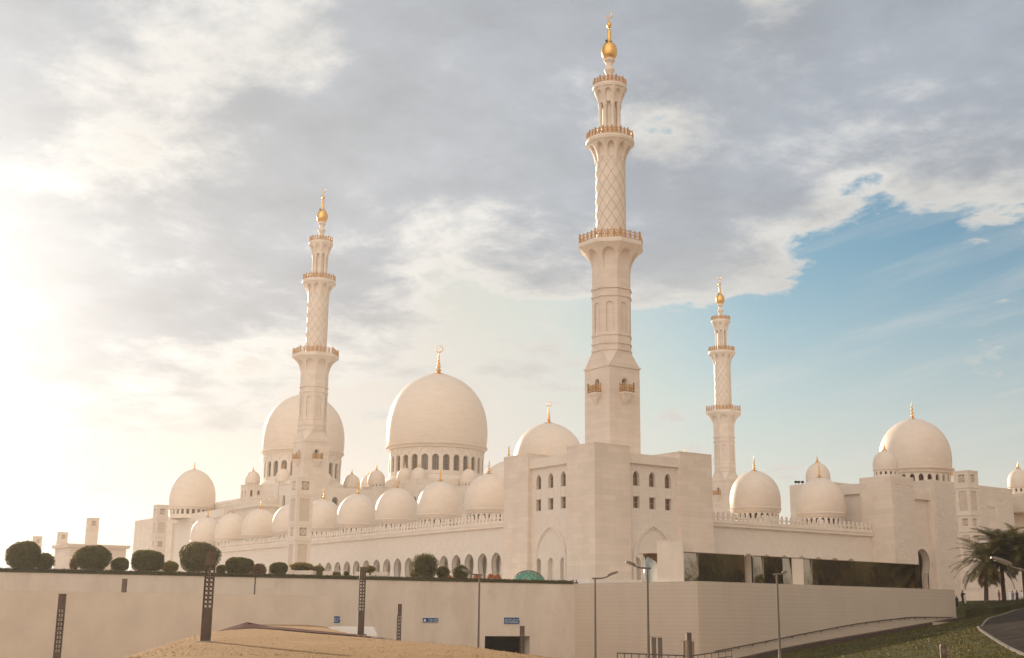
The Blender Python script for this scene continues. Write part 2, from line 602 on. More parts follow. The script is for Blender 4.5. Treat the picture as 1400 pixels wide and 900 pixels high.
def thing(name, label, cat, loc=(0, 0, 0), rotz=0.0, group=None):
    o = bpy.data.objects.new(name, None)
    o.empty_display_size = 0.5
    COL.objects.link(o)
    o.location = loc
    o.rotation_euler = (0, 0, rotz)
    return tag(o, label, cat, group)

def copy_tree(o, parent=None):
    c = o.copy()
    COL.objects.link(c)
    c.parent = parent
    for ch in list(o.children):
        copy_tree(ch, c)
    return c

def arch_pts(cx, base, w, spring, top, n=9):
    """outline of a pointed or round-headed opening, counter-clockwise from the lower left"""
    a = w / 2.0
    rise = top - spring
    pts = [(cx - a, base), (cx + a, base)]
    if rise <= a * 1.02:
        for i in range(n * 2 + 1):
            t = PI * i / (2 * n)
            pts.append((cx + a * math.cos(t), spring + rise * math.sin(t)))
        return pts
    RR = (a * a + rise * rise) / (2 * a)
    th = math.asin(min(1, rise / RR))
    for i in range(n + 1):
        t = th * i / n
        pts.append((cx + a - RR + RR * math.cos(t), spring + RR * math.sin(t)))
    for i in range(n - 1, -1, -1):
        t = th * i / n
        pts.append((cx - a + RR - RR * math.cos(t), spring + RR * math.sin(t)))
    return pts

def keyhole_pts(cx, base, jamb, w, neck, sc, top, n=8):
    """horseshoe arch on narrower jambs: widest at height sc, drawn in again at the capitals"""
    a = w / 2.0
    side = []
    for i in range(6):
        f = i / 6
        side.append((a * (0.80 + 0.20 * math.sin(f * PI / 2)), neck + (sc - neck) * f))
    pts = [(cx - jamb / 2, base), (cx + jamb / 2, base), (cx + jamb / 2, neck - 0.12)]
    pts += [(cx + x, z) for x, z in side]
    pts += arch_pts(cx, base, w, sc, top, n)[2:]
    pts += [(cx - x, z) for x, z in reversed(side)]
    pts.append((cx - jamb / 2, neck - 0.12))
    return pts

def offset_arch(mb, mp, pts, wd, w0, w1, skip_base=True):
    """raised moulding following an arch outline"""
    n = len(pts)
    cxm = sum(p[0] for p in pts) / n
    path = pts[1:] + [pts[0]]            # from the right foot over the apex to the left foot
    out = []
    for i, p in enumerate(path):
        a = path[max(i - 1, 0)]; b = path[min(i + 1, len(path) - 1)]
        d = Vector((b[0] - a[0], b[1] - a[1]))
        if d.length < 1e-6:
            d = Vector((0, 1))
        d.normalize()
        out.append((p[0] + d.y * wd, p[1] - d.x * wd))
    vs = []
    for (p, q) in zip(path, out):
        vs += [mp(p[0], p[1], w0), mp(q[0], q[1], w0), mp(q[0], q[1], w1), mp(p[0], p[1], w1)]
    fs = []
    for i in range(len(path) - 1):
        k = i * 4
        for j in range(4):
            j2 = (j + 1) % 4
            fs.append((k + j, k + j2, k + 4 + j2, k + 4 + j))
    fs.append((0, 1, 2, 3))
    e = (len(path) - 1) * 4
    fs.append((e + 3, e + 2, e + 1, e))
    mb.add(vs, fs)

# mappings of wall coordinates (along, up, inwards) to the place
def map_yface(x0, y0):     # a face looking +y, running towards +x
    return lambda u, v, w: (x0 + u, y0 - w, v)
def map_xface(x0, y0):     # a face looking -x, running towards -y
    return lambda u, v, w: (x0 + w, y0 - u, v)


# ================================================================== the ground
H = (math.cos(HD), math.sin(HD)); RT = (math.sin(HD), -math.cos(HD))
def dl(x, y):
    """distance ahead of and to the right of the standpoint"""
    ax, ay = x - CAMP[0], y - CAMP[1]
    return ax * H[0] + ay * H[1], ax * RT[0] + ay * RT[1]
def xy(d, l):
    return CAMP[0] + d * H[0] + l * RT[0], CAMP[1] + d * H[1] + l * RT[1]
def gl(px, py, D):
    P = at(px, py, D); return dl(P.x, P.y)

# top of the sand terrace, outlined by its rim; beyond the rim the ground drops to the sunken road
RIM = [gl(px, 850, D) for px, D in ((60, 20), (150, 30), (180, 33), (223, 42.5), (276, 66), (313, 88), (335, 111), (437, 111), (448, 92), (470, 79), (500, 67), (560, 57), (640, 51),
                                    (700, 43.5), (800, 36), (900, 30), (1000, 22), (1100, 12))] + [(5, 14), (-30, -10), (-30, 5)]
RIMA = np.array(RIM)
def rim_dist(d, l):
    """signed distance to the rim, negative inside"""
    d = np.asarray(d, float); l = np.asarray(l, float)
    best = np.full(d.shape, 1e9); inside = np.zeros(d.shape, bool)
    n = len(RIM)
    for i in range(n):
        (d0, l0), (d1, l1) = RIM[i], RIM[(i + 1) % n]
        ed, el = d1 - d0, l1 - l0
        t = np.clip(((d - d0) * ed + (l - l0) * el) / (ed * ed + el * el), 0, 1)
        best = np.minimum(best, np.hypot(d - d0 - t * ed, l - l0 - t * el))
        c = ((l0 > l) != (l1 > l)) & (d < (d1 - d0) * (l - l0) / (l1 - l0 + 1e-12) + d0)
        inside ^= c
    return np.where(inside, -best, best)

# spot heights of the lawn, the drive and the forecourt on the right: (px, distance, z)
SPOT = [(1060, 138, -9.4), (1120, 143, -8.6), (1190, 148, -7.65), (1250, 153, -6.75), (1300, 158, -6.0), (1325, 163, -5.2), (1318, 176, -2.9), (1330, 152, -5.2), (1400, 150, -4.0), (1345, 120, -5.35),
        (1335, 100, -5.8), (1350, 85, -6.25), (1400, 62, -7.0), (1290, 70, -7.35), (1150, 105, -8.7), (1060, 130, -9.5), (1250, 105, -7.4), (950, 125, -11), (1000, 75, -9.6), (900, 60, -9.5), (850, 110, -11), (1250, 30, -7.2),
        (1500, 60, -6.8), (1500, 150, -3.6), (1650, 100, -4.6), (1650, 160, -3.0), (1330, 205, -2.9), (1420, 205, -2.9), (1560, 205, -2.8), (1395, 168, -2.9), (1350, 166, -3.0), (1800, 60, -6.0), (700, 40, -9), (1000, 140, -10.3),
        (1700, 30, -6.6), (1300, 10, -6.6)]
SPA = np.array([(*gl(px, 840, D), z) for px, D, z in SPOT])
def _phi(r):
    return np.where(r > 0, r * r * np.log(np.maximum(r, 1e-9)), 0)
_n = len(SPA)
_K = _phi(np.hypot(SPA[:, None, 0] - SPA[None, :, 0], SPA[:, None, 1] - SPA[None, :, 1])) + np.eye(_n) * 20
_Pm = np.c_[np.ones(_n), SPA[:, :2]]
_sol = np.linalg.solve(np.block([[_K, _Pm], [_Pm.T, np.zeros((3, 3))]]), np.r_[SPA[:, 2], 0, 0, 0])
def height(d, l):
    d = np.atleast_1d(np.asarray(d, float)); l = np.atleast_1d(np.asarray(l, float))
    r = np.hypot(d[:, None] - SPA[None, :, 0], l[:, None] - SPA[None, :, 1])
    lawn = _phi(r) @ _sol[:_n] + _sol[_n] + _sol[_n + 1] * d + _sol[_n + 2] * l
    lawn = np.clip(lawn, -11, -2.8)
    a = np.degrees(np.arctan2(l, np.maximum(d, 1)))
    wgt = np.clip((a - 1.5) / 5.0, 0, 1)
    lawn = -11 + (lawn + 11) * wgt
    q = rim_dist(d, l)
    floor = np.where(l < -14, -9.8, -11.0)
    top = -6.24 + 0.10 * np.sin(d * 0.11 + l * 0.07) * np.clip(-q / 6, 0, 1) + 0.04 * np.sin(l * 0.5 + d * 0.21) * np.clip(-q / 6, 0, 1)
    sand = np.maximum(floor, top - 0.62 * 0.5 * (np.sqrt((q - 1.0) ** 2 + 1.4) + q - 1.0))
    return np.maximum(sand, lawn)
def hz(x, y):
    d, l = dl(x, y)
    return float(height([d], [l])[0])

def build_ground():
    dd = np.concatenate([np.arange(-30, 30, 6), np.arange(30, 115, 1.3), np.arange(115, 260, 4.0)])
    nl = 150
    vs, fs = [], []
    grid = []
    for d in dd:
        half = 30 + max(d, 0) * 0.75
        grid.append([(d, -half + 2 * half * i / nl) for i in range(nl + 1)])
    flat = [p for row in grid for p in row]
    zz = height([p[0] for p in flat], [p[1] for p in flat])
    for (d, l), z in zip(flat, zz):
        x, y = xy(d, l)
        vs.append((x, y, float(z)))
    for j in range(len(dd) - 1):
        for i in range(nl):
            a = j * (nl + 1) + i
            fs.append((a, a + nl + 1, a + nl + 2, a + 1))
    # skirt out to the horizon
    k = len(vs)
    border = [i for i in range(nl + 1)] + [(j + 1) * (nl + 1) - 1 for j in range(1, len(dd))] + [(len(dd) - 1) * (nl + 1) + i for i in range(nl - 1, -1, -1)] + [j * (nl + 1) for j in range(len(dd) - 2, 0, -1)]
    for b in border:
        x, y, z = vs[b]
        cx, cy = x + 0.0, y + 0.0
        vx, vy = x - (CAMP[0] + 110 * H[0]), y - (CAMP[1] + 110 * H[1])
        r = math.hypot(vx, vy)
        vs.append((CAMP[0] + 110 * H[0] + vx / r * 1100, CAMP[1] + 110 * H[1] + vy / r * 1100, -11.5))
    for i in range(len(border)):
        j = (i + 1) % len(border)
        fs.append((border[i], border[j], k + j, k + i))
    mb = MB(); mb.add(vs, fs)
    o = mb.build('ground', M_sand, smooth=PI)
    for p in o.data.polygons:
        if p.normal.z < 0:
            p.flip()
    tag(o, kind='structure')
build_ground()

def drape(name, mat, quads, lift, kind='structure', sub=1):
    """sheet laid over the ground: rows of (d, l) points"""
    rows = len(quads); cols = len(quads[0])
    flat = [p for r in quads for p in r]
    zz = height([p[0] for p in flat], [p[1] for p in flat]) + lift
    vs = [(*xy(d, l), float(z)) for (d, l), z in zip(flat, zz)]
    fs = [(j * cols + i, j * cols + i + 1, (j + 1) * cols + i + 1, (j + 1) * cols + i) for j in range(rows - 1) for i in range(cols - 1)]
    mb = MB(); mb.add(vs, fs)
    o = mb.build(name, mat, smooth=PI)
    for p in o.data.polygons:
        if p.normal.z < 0:
            p.flip()
    return tag(o, kind=kind)

def lerp(a, b, t): return a + (b - a) * t
def polyline(pts, n):
    """Catmull-Rom resampling"""
    P = [np.array(p, float) for p in pts]
    P = [2 * P[0] - P[1]] + P + [2 * P[-1] - P[-2]]
    out = []
    segs = len(P) - 3
    for k in range(n + 1):
        s = min(k / n * segs, segs - 1e-9); i = int(s); t = s - i
        p0, p1, p2, p3 = P[i:i + 4]
        out.append(tuple(0.5 * ((2 * p1) + (-p0 + p2) * t + (2 * p0 - 5 * p1 + 4 * p2 - p3) * t * t + (-p0 + 3 * p1 - 3 * p2 + p3) * t ** 3)))
    return out

# drive: inner edge follows the kerb, the rest widens out of the frame
KERB = polyline([gl(px, 850, D) for px, D in ((1470, 48), (1400, 62), (1366, 75), (1345, 86), (1336, 96), (1338, 107), (1350, 120), (1372, 137), (1402, 152), (1470, 168))], 60)
ROAD_OUT = polyline([gl(px, 850, D) for px, D in ((1640, 40), (1600, 62), (1580, 75), (1560, 86), (1545, 96), (1535, 107), (1535, 118), (1540, 128), (1560, 140), (1600, 150))], 60)
drape('road', M_asph, [[(lerp(a[0], b[0], t / 16), lerp(a[1], b[1], t / 16)) for t in range(17)] for a, b in zip(KERB, ROAD_OUT)], 0.10)

def build_kerb():
    pts = []
    zz = height([p[0] for p in KERB], [p[1] for p in KERB])
    vs, fs = [], []
    for i, (d, l) in enumerate(KERB):
        a = KERB[max(i - 1, 0)]; b = KERB[min(i + 1, len(KERB) - 1)]
        t = np.array([b[0] - a[0], b[1] - a[1]]); t /= np.hypot(*t)
        nn = np.array([t[1], -t[0]])
        for s, h in ((-0.02, -0.2), (-0.02, 0.17), (0.16, 0.17), (0.16, -0.2)):
            x, y = xy(d + nn[0] * -s, l + nn[1] * -s)
            vs.append((x, y, float(zz[i]) + h))
    for i in range(len(KERB) - 1):
        for j in range(4):
            fs.append((i * 4 + j, i * 4 + (j + 1) % 4, i * 4 + 4 + (j + 1) % 4, i * 4 + 4 + j))
    mb = MB(); mb.add(vs, fs)
    tag(mb.build('kerb', M_kerb), kind='structure')
build_kerb()

# lawn between the podium wall and the drive, and the strip behind the wall's end
LAWN_W = polyline([gl(px, 850, D) for px, D in ((900, 40), (960, 80), (1010, 125), (1075, 139), (1150, 145), (1220, 150.3), (1285, 156.3), (1303, 159.5), (1312, 172))], 60)
LAWN_E = polyline([gl(px, 850, D) for px, D in ((1470, 47), (1400, 62), (1366, 75), (1345, 86), (1336, 96), (1338, 107), (1350, 120), (1372, 137), (1402, 152), (1470, 168))], 60)
drape('lawn', M_grass, [[(lerp(a[0], b[0], t / 44), lerp(a[1], b[1], t / 44)) for t in range(45)] for a, b in zip(LAWN_W, LAWN_E)], 0.05, 'stuff')
drape('lawn', M_grass, [[gl(px, 850, D) for px in (1307, 1315, 1324, 1333, 1342, 1352, 1364, 1380, 1400)] for D in np.linspace(149, 178, 24)], 0.09, 'stuff')
# forecourt of the entrance
drape('forecourt_paving', M_paving, [[gl(px, 850, D) for px in (1306, 1330, 1360, 1400, 1460, 1540)] for D in (177, 184, 192, 200, 208, 216, 225, 240)], 0.06)

# maroon gravel on the sand: a low heap and the swale that runs from it
def mulch():
    mid = polyline([gl(px, 850, D) for px, D in ((342, 92), (365, 84), (400, 75), (440, 69), (480, 65), (520, 61), (558, 58))], 40)
    rows = []
    for i, (d, l) in enumerate(mid):
        w = 4.2 * (1 - i / 40) ** 0.8 + 0.2
        rows.append([(d + s * w, l) for s in (-1, -.5, 0, .5, 1)])
    drape('maroon_gravel_swale', M_mulch, rows, 0.05, 'stuff')
    hp = MB()
    c = gl(338, 850, 84)
    vs = []; n = 28; rings = 8
    for j in range(rings + 1):
        r = j / rings
        for i in range(n):
            a = 2 * PI * i / n
            dd, ll = c[0] + math.cos(a) * r * 6.0, c[1] + math.sin(a) * r * 1.7
            zb = float(height([dd], [ll])[0])
            x, y = xy(dd, ll)
            vs.append((x, y, zb - 0.05 + 0.46 * (1 - r) ** 0.9 * (0.9 + 0.1 * math.sin(3 * a))))
    fs = [(j * n + i, j * n + (i + 1) % n, (j + 1) * n + (i + 1) % n, (j + 1) * n + i) for j in range(rings) for i in range(n)]
    hp.add(vs, fs)
    tag(hp.build('maroon_gravel_heap', M_mulch, smooth=PI), 'low heap of maroon gravel on the sand before the white ramp wall', 'gravel heap')
mulch()

# podium that carries the mosque, and the raised floor of the courtyard
ZP = -1.75
LW0, LW1 = (-38.0, 37.32), (-27.2, 100.83)           # line of the tall garden wall
LW2 = (LW0[0] + (LW1[0] - LW0[0]) * 2.6, LW0[1] + (LW1[1] - LW0[1]) * 2.6)
def prism(name, poly, z0, z1, mat, kind='structure'):
    n = len(poly)
    mb = MB()
    mb.add([(x, y, z0) for x, y in poly] + [(x, y, z1) for x, y in poly],
           [tuple(range(n - 1, -1, -1)), tuple(range(n, 2 * n))] + [(i, (i + 1) % n, (i + 1) % n + n, i + n) for i in range(n)])
    return tag(mb.build(name, mat), kind=kind)
prism('podium_ground', [(LW0[0] + .6, LW0[1] - .3), (-58.6, 36.7), (-55.8, -10.6), (-18, -10.6), (-18, -260), (330, -260), (330, 300), (LW2[0] + .6, LW2[1])], -3.3, ZP, M_paving)
prism('courtyard_floor', [(-22, 22.5), (-22, -46), (-17, -46), (-17, -230), (300, -230), (300, 22.5)], ZP, -0.42, M_court)

# ================================================================== building kit
DOME_P = [(0.965, 0.0), (0.985, 0.04), (1.0, 0.14), (1.0, 0.26), (0.985, 0.38), (0.945, 0.50), (0.875, 0.62), (0.775, 0.73), (0.64, 0.83), (0.49, 0.905), (0.33, 0.96), (0.20, 0.99), (0.12, 1.0)]
def smooth_prof(pr, n=40):
    return [(max(r, 0.001), z) for r, z in polyline(pr, n)]
DOME_S = smooth_prof(DOME_P, 36)

def crescent(mb, c, r, th=0.12):
    """thin ring, thicker below, open towards the top"""
    c = Vector(c)
    pts, rs = [], []
    ax = Vector((-RT[0], -RT[1], 0)).normalized()
    for i in range(29):
        a = R(62) + R(344) * i / 28
        pts.append(c + ax * (math.cos(a) * r) + Vector((0, 0, math.sin(a) * r)))
        f = math.sin(PI * i / 28)
        rs.append(r * (0.05 + th * f))
    mb.tube(pts, rs, 8)

def finial(h, rb, parent, at_, moon=False, name='finial', beads=4):
    """gilded flare with a stem of shrinking beads"""
    mb = MB()
    pr = [(rb, -0.05 * h), (rb, 0.0), (rb * 0.78, 0.03 * h), (rb * 0.42, 0.085 * h), (rb * 0.2, 0.14 * h), (rb * 0.14, 0.17 * h)]
    zz = 0.17 * h
    step = (0.90 - 0.17) * h / beads
    br = rb * 0.25
    for k in range(beads):
        s = 1 - 0.17 * k
        pr += [(br * 0.40 * s, zz + 0.02 * step), (br * 0.9 * s, zz + 0.22 * step), (br * 1.0 * s, zz + 0.42 * step), (br * 0.75 * s, zz + 0.68 * step), (br * 0.36 * s, zz + 0.88 * step), (br * 0.32 * s, zz + step)]
        zz += step
    pr += [(br * 0.12, 0.95 * h), (0.01, h)]
    mb.lathe(pr, 16, at_)
    if moon:
        crescent(mb, (at_[0], at_[1], at_[2] + h * 1.0 + rb * 0.28), rb * 0.30)
    return mb.build(name, M_gold, parent, smooth=R(50))

def drum(mb, c, r, z0, z1, n, ow, oh0, oh1, th=0.4, rot=0.0, pointed=True):
    """faceted drum pierced by n arched openings"""
    half = r * math.tan(PI / n)
    for k in range(n):
        a = rot + 2 * PI * k / n
        nx, ny = math.cos(a), math.sin(a)
        mp = lambda u, v, w, nx=nx, ny=ny: (c[0] + nx * (r - w) - ny * u * (r - w) / r, c[1] + ny * (r - w) + nx * u * (r - w) / r, c[2] + v)
        hole = arch_pts(0, oh0, ow, oh1 - ow * (0.75 if pointed else 0.5), oh1, 5)
        mb.wall(mp, [(-half, z0), (half, z0), (half, z1), (-half, z1)], [hole], 0.0, th)

def dome_mesh(r, h, z0, n=48):
    mb = MB()
    mb.lathe([(r * p, z0 + h * q) for p, q in DOME_S], n)
    return mb

def arcade_dome(parent, loc, R0=4.33, zr=12.55, zt=19.15, z0=9.2, moon=False):
    """dome of the arcades: ribbed ring, pierced drum, gilded finial"""
    d = dome_mesh(R0, zt - zr, zr, 56)
    rr = R0 * 0.965
    d.lathe([(rr, zr - 0.10), (rr + .16, zr - 0.05), (rr + .20, zr + .10), (rr + .10, zr + .22), (rr - .05, zr + .26)], 56)
    d.lathe([(rr - .3, zr - .62), (rr - .1, zr - .6), (rr + .02, zr - .42), (rr + .02, zr - .3), (rr + .14, zr - .25), (rr + .16, zr - .1), (rr - .1, zr - .08)], 56)
    o = d.build('dome', M_dome, parent, smooth=R(40), local=True)
    o.location = loc
    k = MB()
    drum(k, (0, 0, 0), R0 * 0.90, z0, zr - .55, 24, 0.56, zr - 1.95, zr - .80, 0.35)
    k.build('drum', M_fine, o, local=True)
    g = MB(); g.lathe([(R0 * 0.72, z0), (R0 * 0.72, zr - .5)], 24)
    g.build('drum_glazing', M_amber, o, local=True, smooth=R(40))
    finial(2.7, 1.05, o, (0, 0, zt - 0.12), moon).matrix_parent_inverse = Matrix.Identity(4)
    fix_local(o)
    return o

def fix_local(o):
    """finials are built with build(): undo the offset of a moved parent"""
    for ch in o.children:
        if ch.name.split('.')[0] in ('finial',):
            off = Vector((0, 0, 0)); q = o
            while q is not None:
                off += q.location; q = q.parent
            for v in ch.data.vertices:
                v.co += off

def place_dome(src, parent, loc):
    c = copy_tree(src, parent)
    c.location = Vector(loc) - parent.location
    return c

def small_dome(parent, loc, r, top, name='small_dome', turret=None):
    """lantern dome: plain cap, short drum with little square lights, thin finial. loc is the base of the drum, top the height of the cap"""
    h = r * 1.62
    d = dome_mesh(r, h, top - h, 40)
    zr = top - h
    d.lathe([(r * .93, zr - .1), (r * 1.02, zr - .06), (r * 1.03, zr + .06), (r * .96, zr + .1)], 40)
    o = d.build(name, M_dome, parent, smooth=R(40), local=True)
    o.location = Vector((loc[0], loc[1], 0)) - Vector((parent.location.x, parent.location.y, parent.location.z))
    k = MB()
    z0 = loc[2]
    hgt = zr - .08 - z0
    drum(k, (0, 0, 0), r * 0.94, z0, zr - .08, 14, r * 0.18, z0 + hgt * .35, z0 + hgt * .80, 0.3, pointed=False)
    k.build('drum', M_fine, o, local=True)
    g = MB(); g.lathe([(r * 0.74, z0), (r * 0.74, zr)], 20)
    g.build('drum_glazing', M_amber, o, local=True, smooth=R(40))
    f = MB()
    f.lathe([(r * .25, top - .05 * r), (r * .2, top + .05 * r), (r * .07, top + .16 * r), (r * .09, top + .25 * r), (r * .05, top + .4 * r), (.02, top + .62 * r), (.01, top + .8 * r)], 10)
    f.build('finial', M_gold, o, local=True, smooth=R(50))
    return o

def parapet_pts(u0, u1, z0, zr, zt, step):
    """one outline: rail below, a row of leaf-shaped merlons above"""
    n = max(1, round((u1 - u0) / step)); s = (u1 - u0) / n
    pts = [(u0, z0), (u1, z0), (u1, zr)]
    hh = zt - zr
    for k in range(n - 1, -1, -1):
        c = u0 + (k + .5) * s
        for du, dv in ((.16, 0), (.13, .14), (.30, .26), (.34, .42), (.20, .55), (.15, .68), (.22, .76), (0, 1.0), (-.22, .76), (-.15, .68), (-.20, .55), (-.34, .42), (-.30, .26), (-.13, .14), (-.16, 0)):
            pts.append((c + du * s * 1.15, zr + dv * hh))
    pts.append((u0, zr))
    return pts

def cornice(mb, mp, u0, u1, zlo, zhi, proj=0.45):
    mb.obox(mp, u0, zlo + .12, -proj, u1, zhi - .12, 0.3)
    mb.obox(mp, u0, zhi - .12, -proj - .1, u1, zhi, 0.3)
    mb.obox(mp, u0, zlo, -proj * .5, u1, zlo + .12, 0.3)

def window(parent, mp, cx, z0, w, z1, dep, arched, name='window'):
    """frame with its pane, set back in a wall opening"""
    pts = arch_pts(cx, z0, w, z1 - w * .75, z1, 6) if arched else [(cx - w / 2, z0), (cx + w / 2, z0), (cx + w / 2, z1), (cx - w / 2, z1)]
    cxm = cx; czm = (z0 + z1) / 2
    inner = [(cxm + (u - cxm) * .80, czm + (v - czm) * .90) for u, v in pts]
    f = MB(); f.wall(mp, pts, [inner], dep, dep + .14)
    f.obox(mp, cx - .05, z0, dep + .02, cx + .05, z1 - .1, dep + .1)
    f.obox(mp, cx - w / 2, (z0 + z1) / 2 - .04, dep + .022, cx + w / 2, (z0 + z1) / 2 + .04, dep + .098)
    fo = f.build(name, M_frame, parent)
    p = MB(); p.wall(mp, inner, [], dep + .05, dep + .09)
    p.build('pane', M_pane, fo)
    return fo

# ================================================================== minarets
def octa(a, z, n=8, rot=PI / 8):
    rr = a / math.cos(PI / n)
    return [(rr * math.cos(rot + 2 * PI * k / n), rr * math.sin(rot + 2 * PI * k / n), z) for k in range(n)]

def flare_mb(n, prof, sb_max, t_top, inner=0.42, depth_top=0.0):
    """n-sided corbel with an arched niche in every side. prof: list of (apothem, z)"""
    mb = MB()
    rows = polyline([(a, z) for a, z in prof], 26)
    a0 = rows[0][0]
    zlo, zhi = rows[0][1], rows[-1][1]
    tn = math.tan(PI / n)
    T = [(z - zlo) / (zhi - zlo) for a, z in rows]
    def sb(t):
        if t >= t_top: return 0.0
        ts = t_top * 0.55
        if t <= ts: return sb_max
        q = (t - ts) / (t_top - ts)
        return sb_max * math.sqrt(max(0, 1 - q ** 2.2))
    for k in range(n):
        ang = 2 * PI * k / n
        nx, ny = math.cos(ang), math.sin(ang)
        def P(s, a, z):
            l = s * a * tn
            return (nx * a - ny * l, ny * a + nx * l, z)
        for j in range(len(rows) - 1):
            (aA, zA), (aB, zB) = rows[j], rows[j + 1]
            sA, sB = sb(T[j]), sb(T[j + 1])
            iA = a0 + (aA - a0) * inner - .10 * min(1, sA * 4); iB = a0 + (aB - a0) * inner - .10 * min(1, sB * 4)
            if sA <= 0 and sB <= 0:
                mb.add([P(-1, aA, zA), P(1, aA, zA), P(1, aB, zB), P(-1, aB, zB)], [(0, 1, 2, 3)])
            else:
                mb.add([P(-1, aA, zA), P(-sA, aA, zA), P(-sB, aB, zB), P(-1, aB, zB)], [(0, 1, 2, 3)])
                mb.add([P(sA, aA, zA), P(1, aA, zA), P(1, aB, zB), P(sB, aB, zB)], [(0, 1, 2, 3)])
                mb.add([P(-sA, iA, zA), P(sA, iA, zA), P(sB, iB, zB), P(-sB, iB, zB)], [(0, 1, 2, 3)])
                mb.add([P(-sA, aA, zA), P(-sA, iA, zA), P(-sB, iB, zB), P(-sB, aB, zB)], [(0, 1, 2, 3)])
                mb.add([P(sA, iA, zA), P(sA, aA, zA), P(sB, aB, zB), P(sB, iB, zB)], [(0, 1, 2, 3)])
    return mb

def ring_railing(n, a, z, h, per, big=1.1):
    """balustrade on an n-sided floor: posts with knobs, two rails and crossed bars"""
    mb = MB()
    pts = octa(a, 0, n, PI / n)
    for k in range(n):
        p, q = Vector(pts[k]), Vector(pts[(k + 1) % n])
        for j in range(per):
            A = p.lerp(q, j / per); B = p.lerp(q, (j + 1) / per)
            hh = h * (big if j == 0 else 1.0)
            s = 0.11 if j == 0 else 0.075
            mb.box(A.x - s, A.y - s, z, A.x + s, A.y + s, z + hh)
            mb.lathe([(.02, 0), (s * 1.4, .06), (s * 1.4, .15), (.02, .24)], 6, (A.x, A.y, z + hh))
            a0 = Vector((0, 0, z))
            for hz0 in (0.12, 0.5, 0.94):
                mb.tube([A + a0 + Vector((0, 0, h * hz0)), B + a0 + Vector((0, 0, h * hz0))], .055, 5)
            for (u0, v0, u1, v1) in ((0, .12, .5, .94), (.5, .94, 1, .12), (0, .94, .5, .12), (.5, .12, 1, .94), (.25, .12, .25, .94), (.75, .12, .75, .94)):
                mb.tube([A.lerp(B, u0) + a0 + Vector((0, 0, h * v0)), A.lerp(B, u1) + a0 + Vector((0, 0, h * v1))], .04, 4)
    return mb

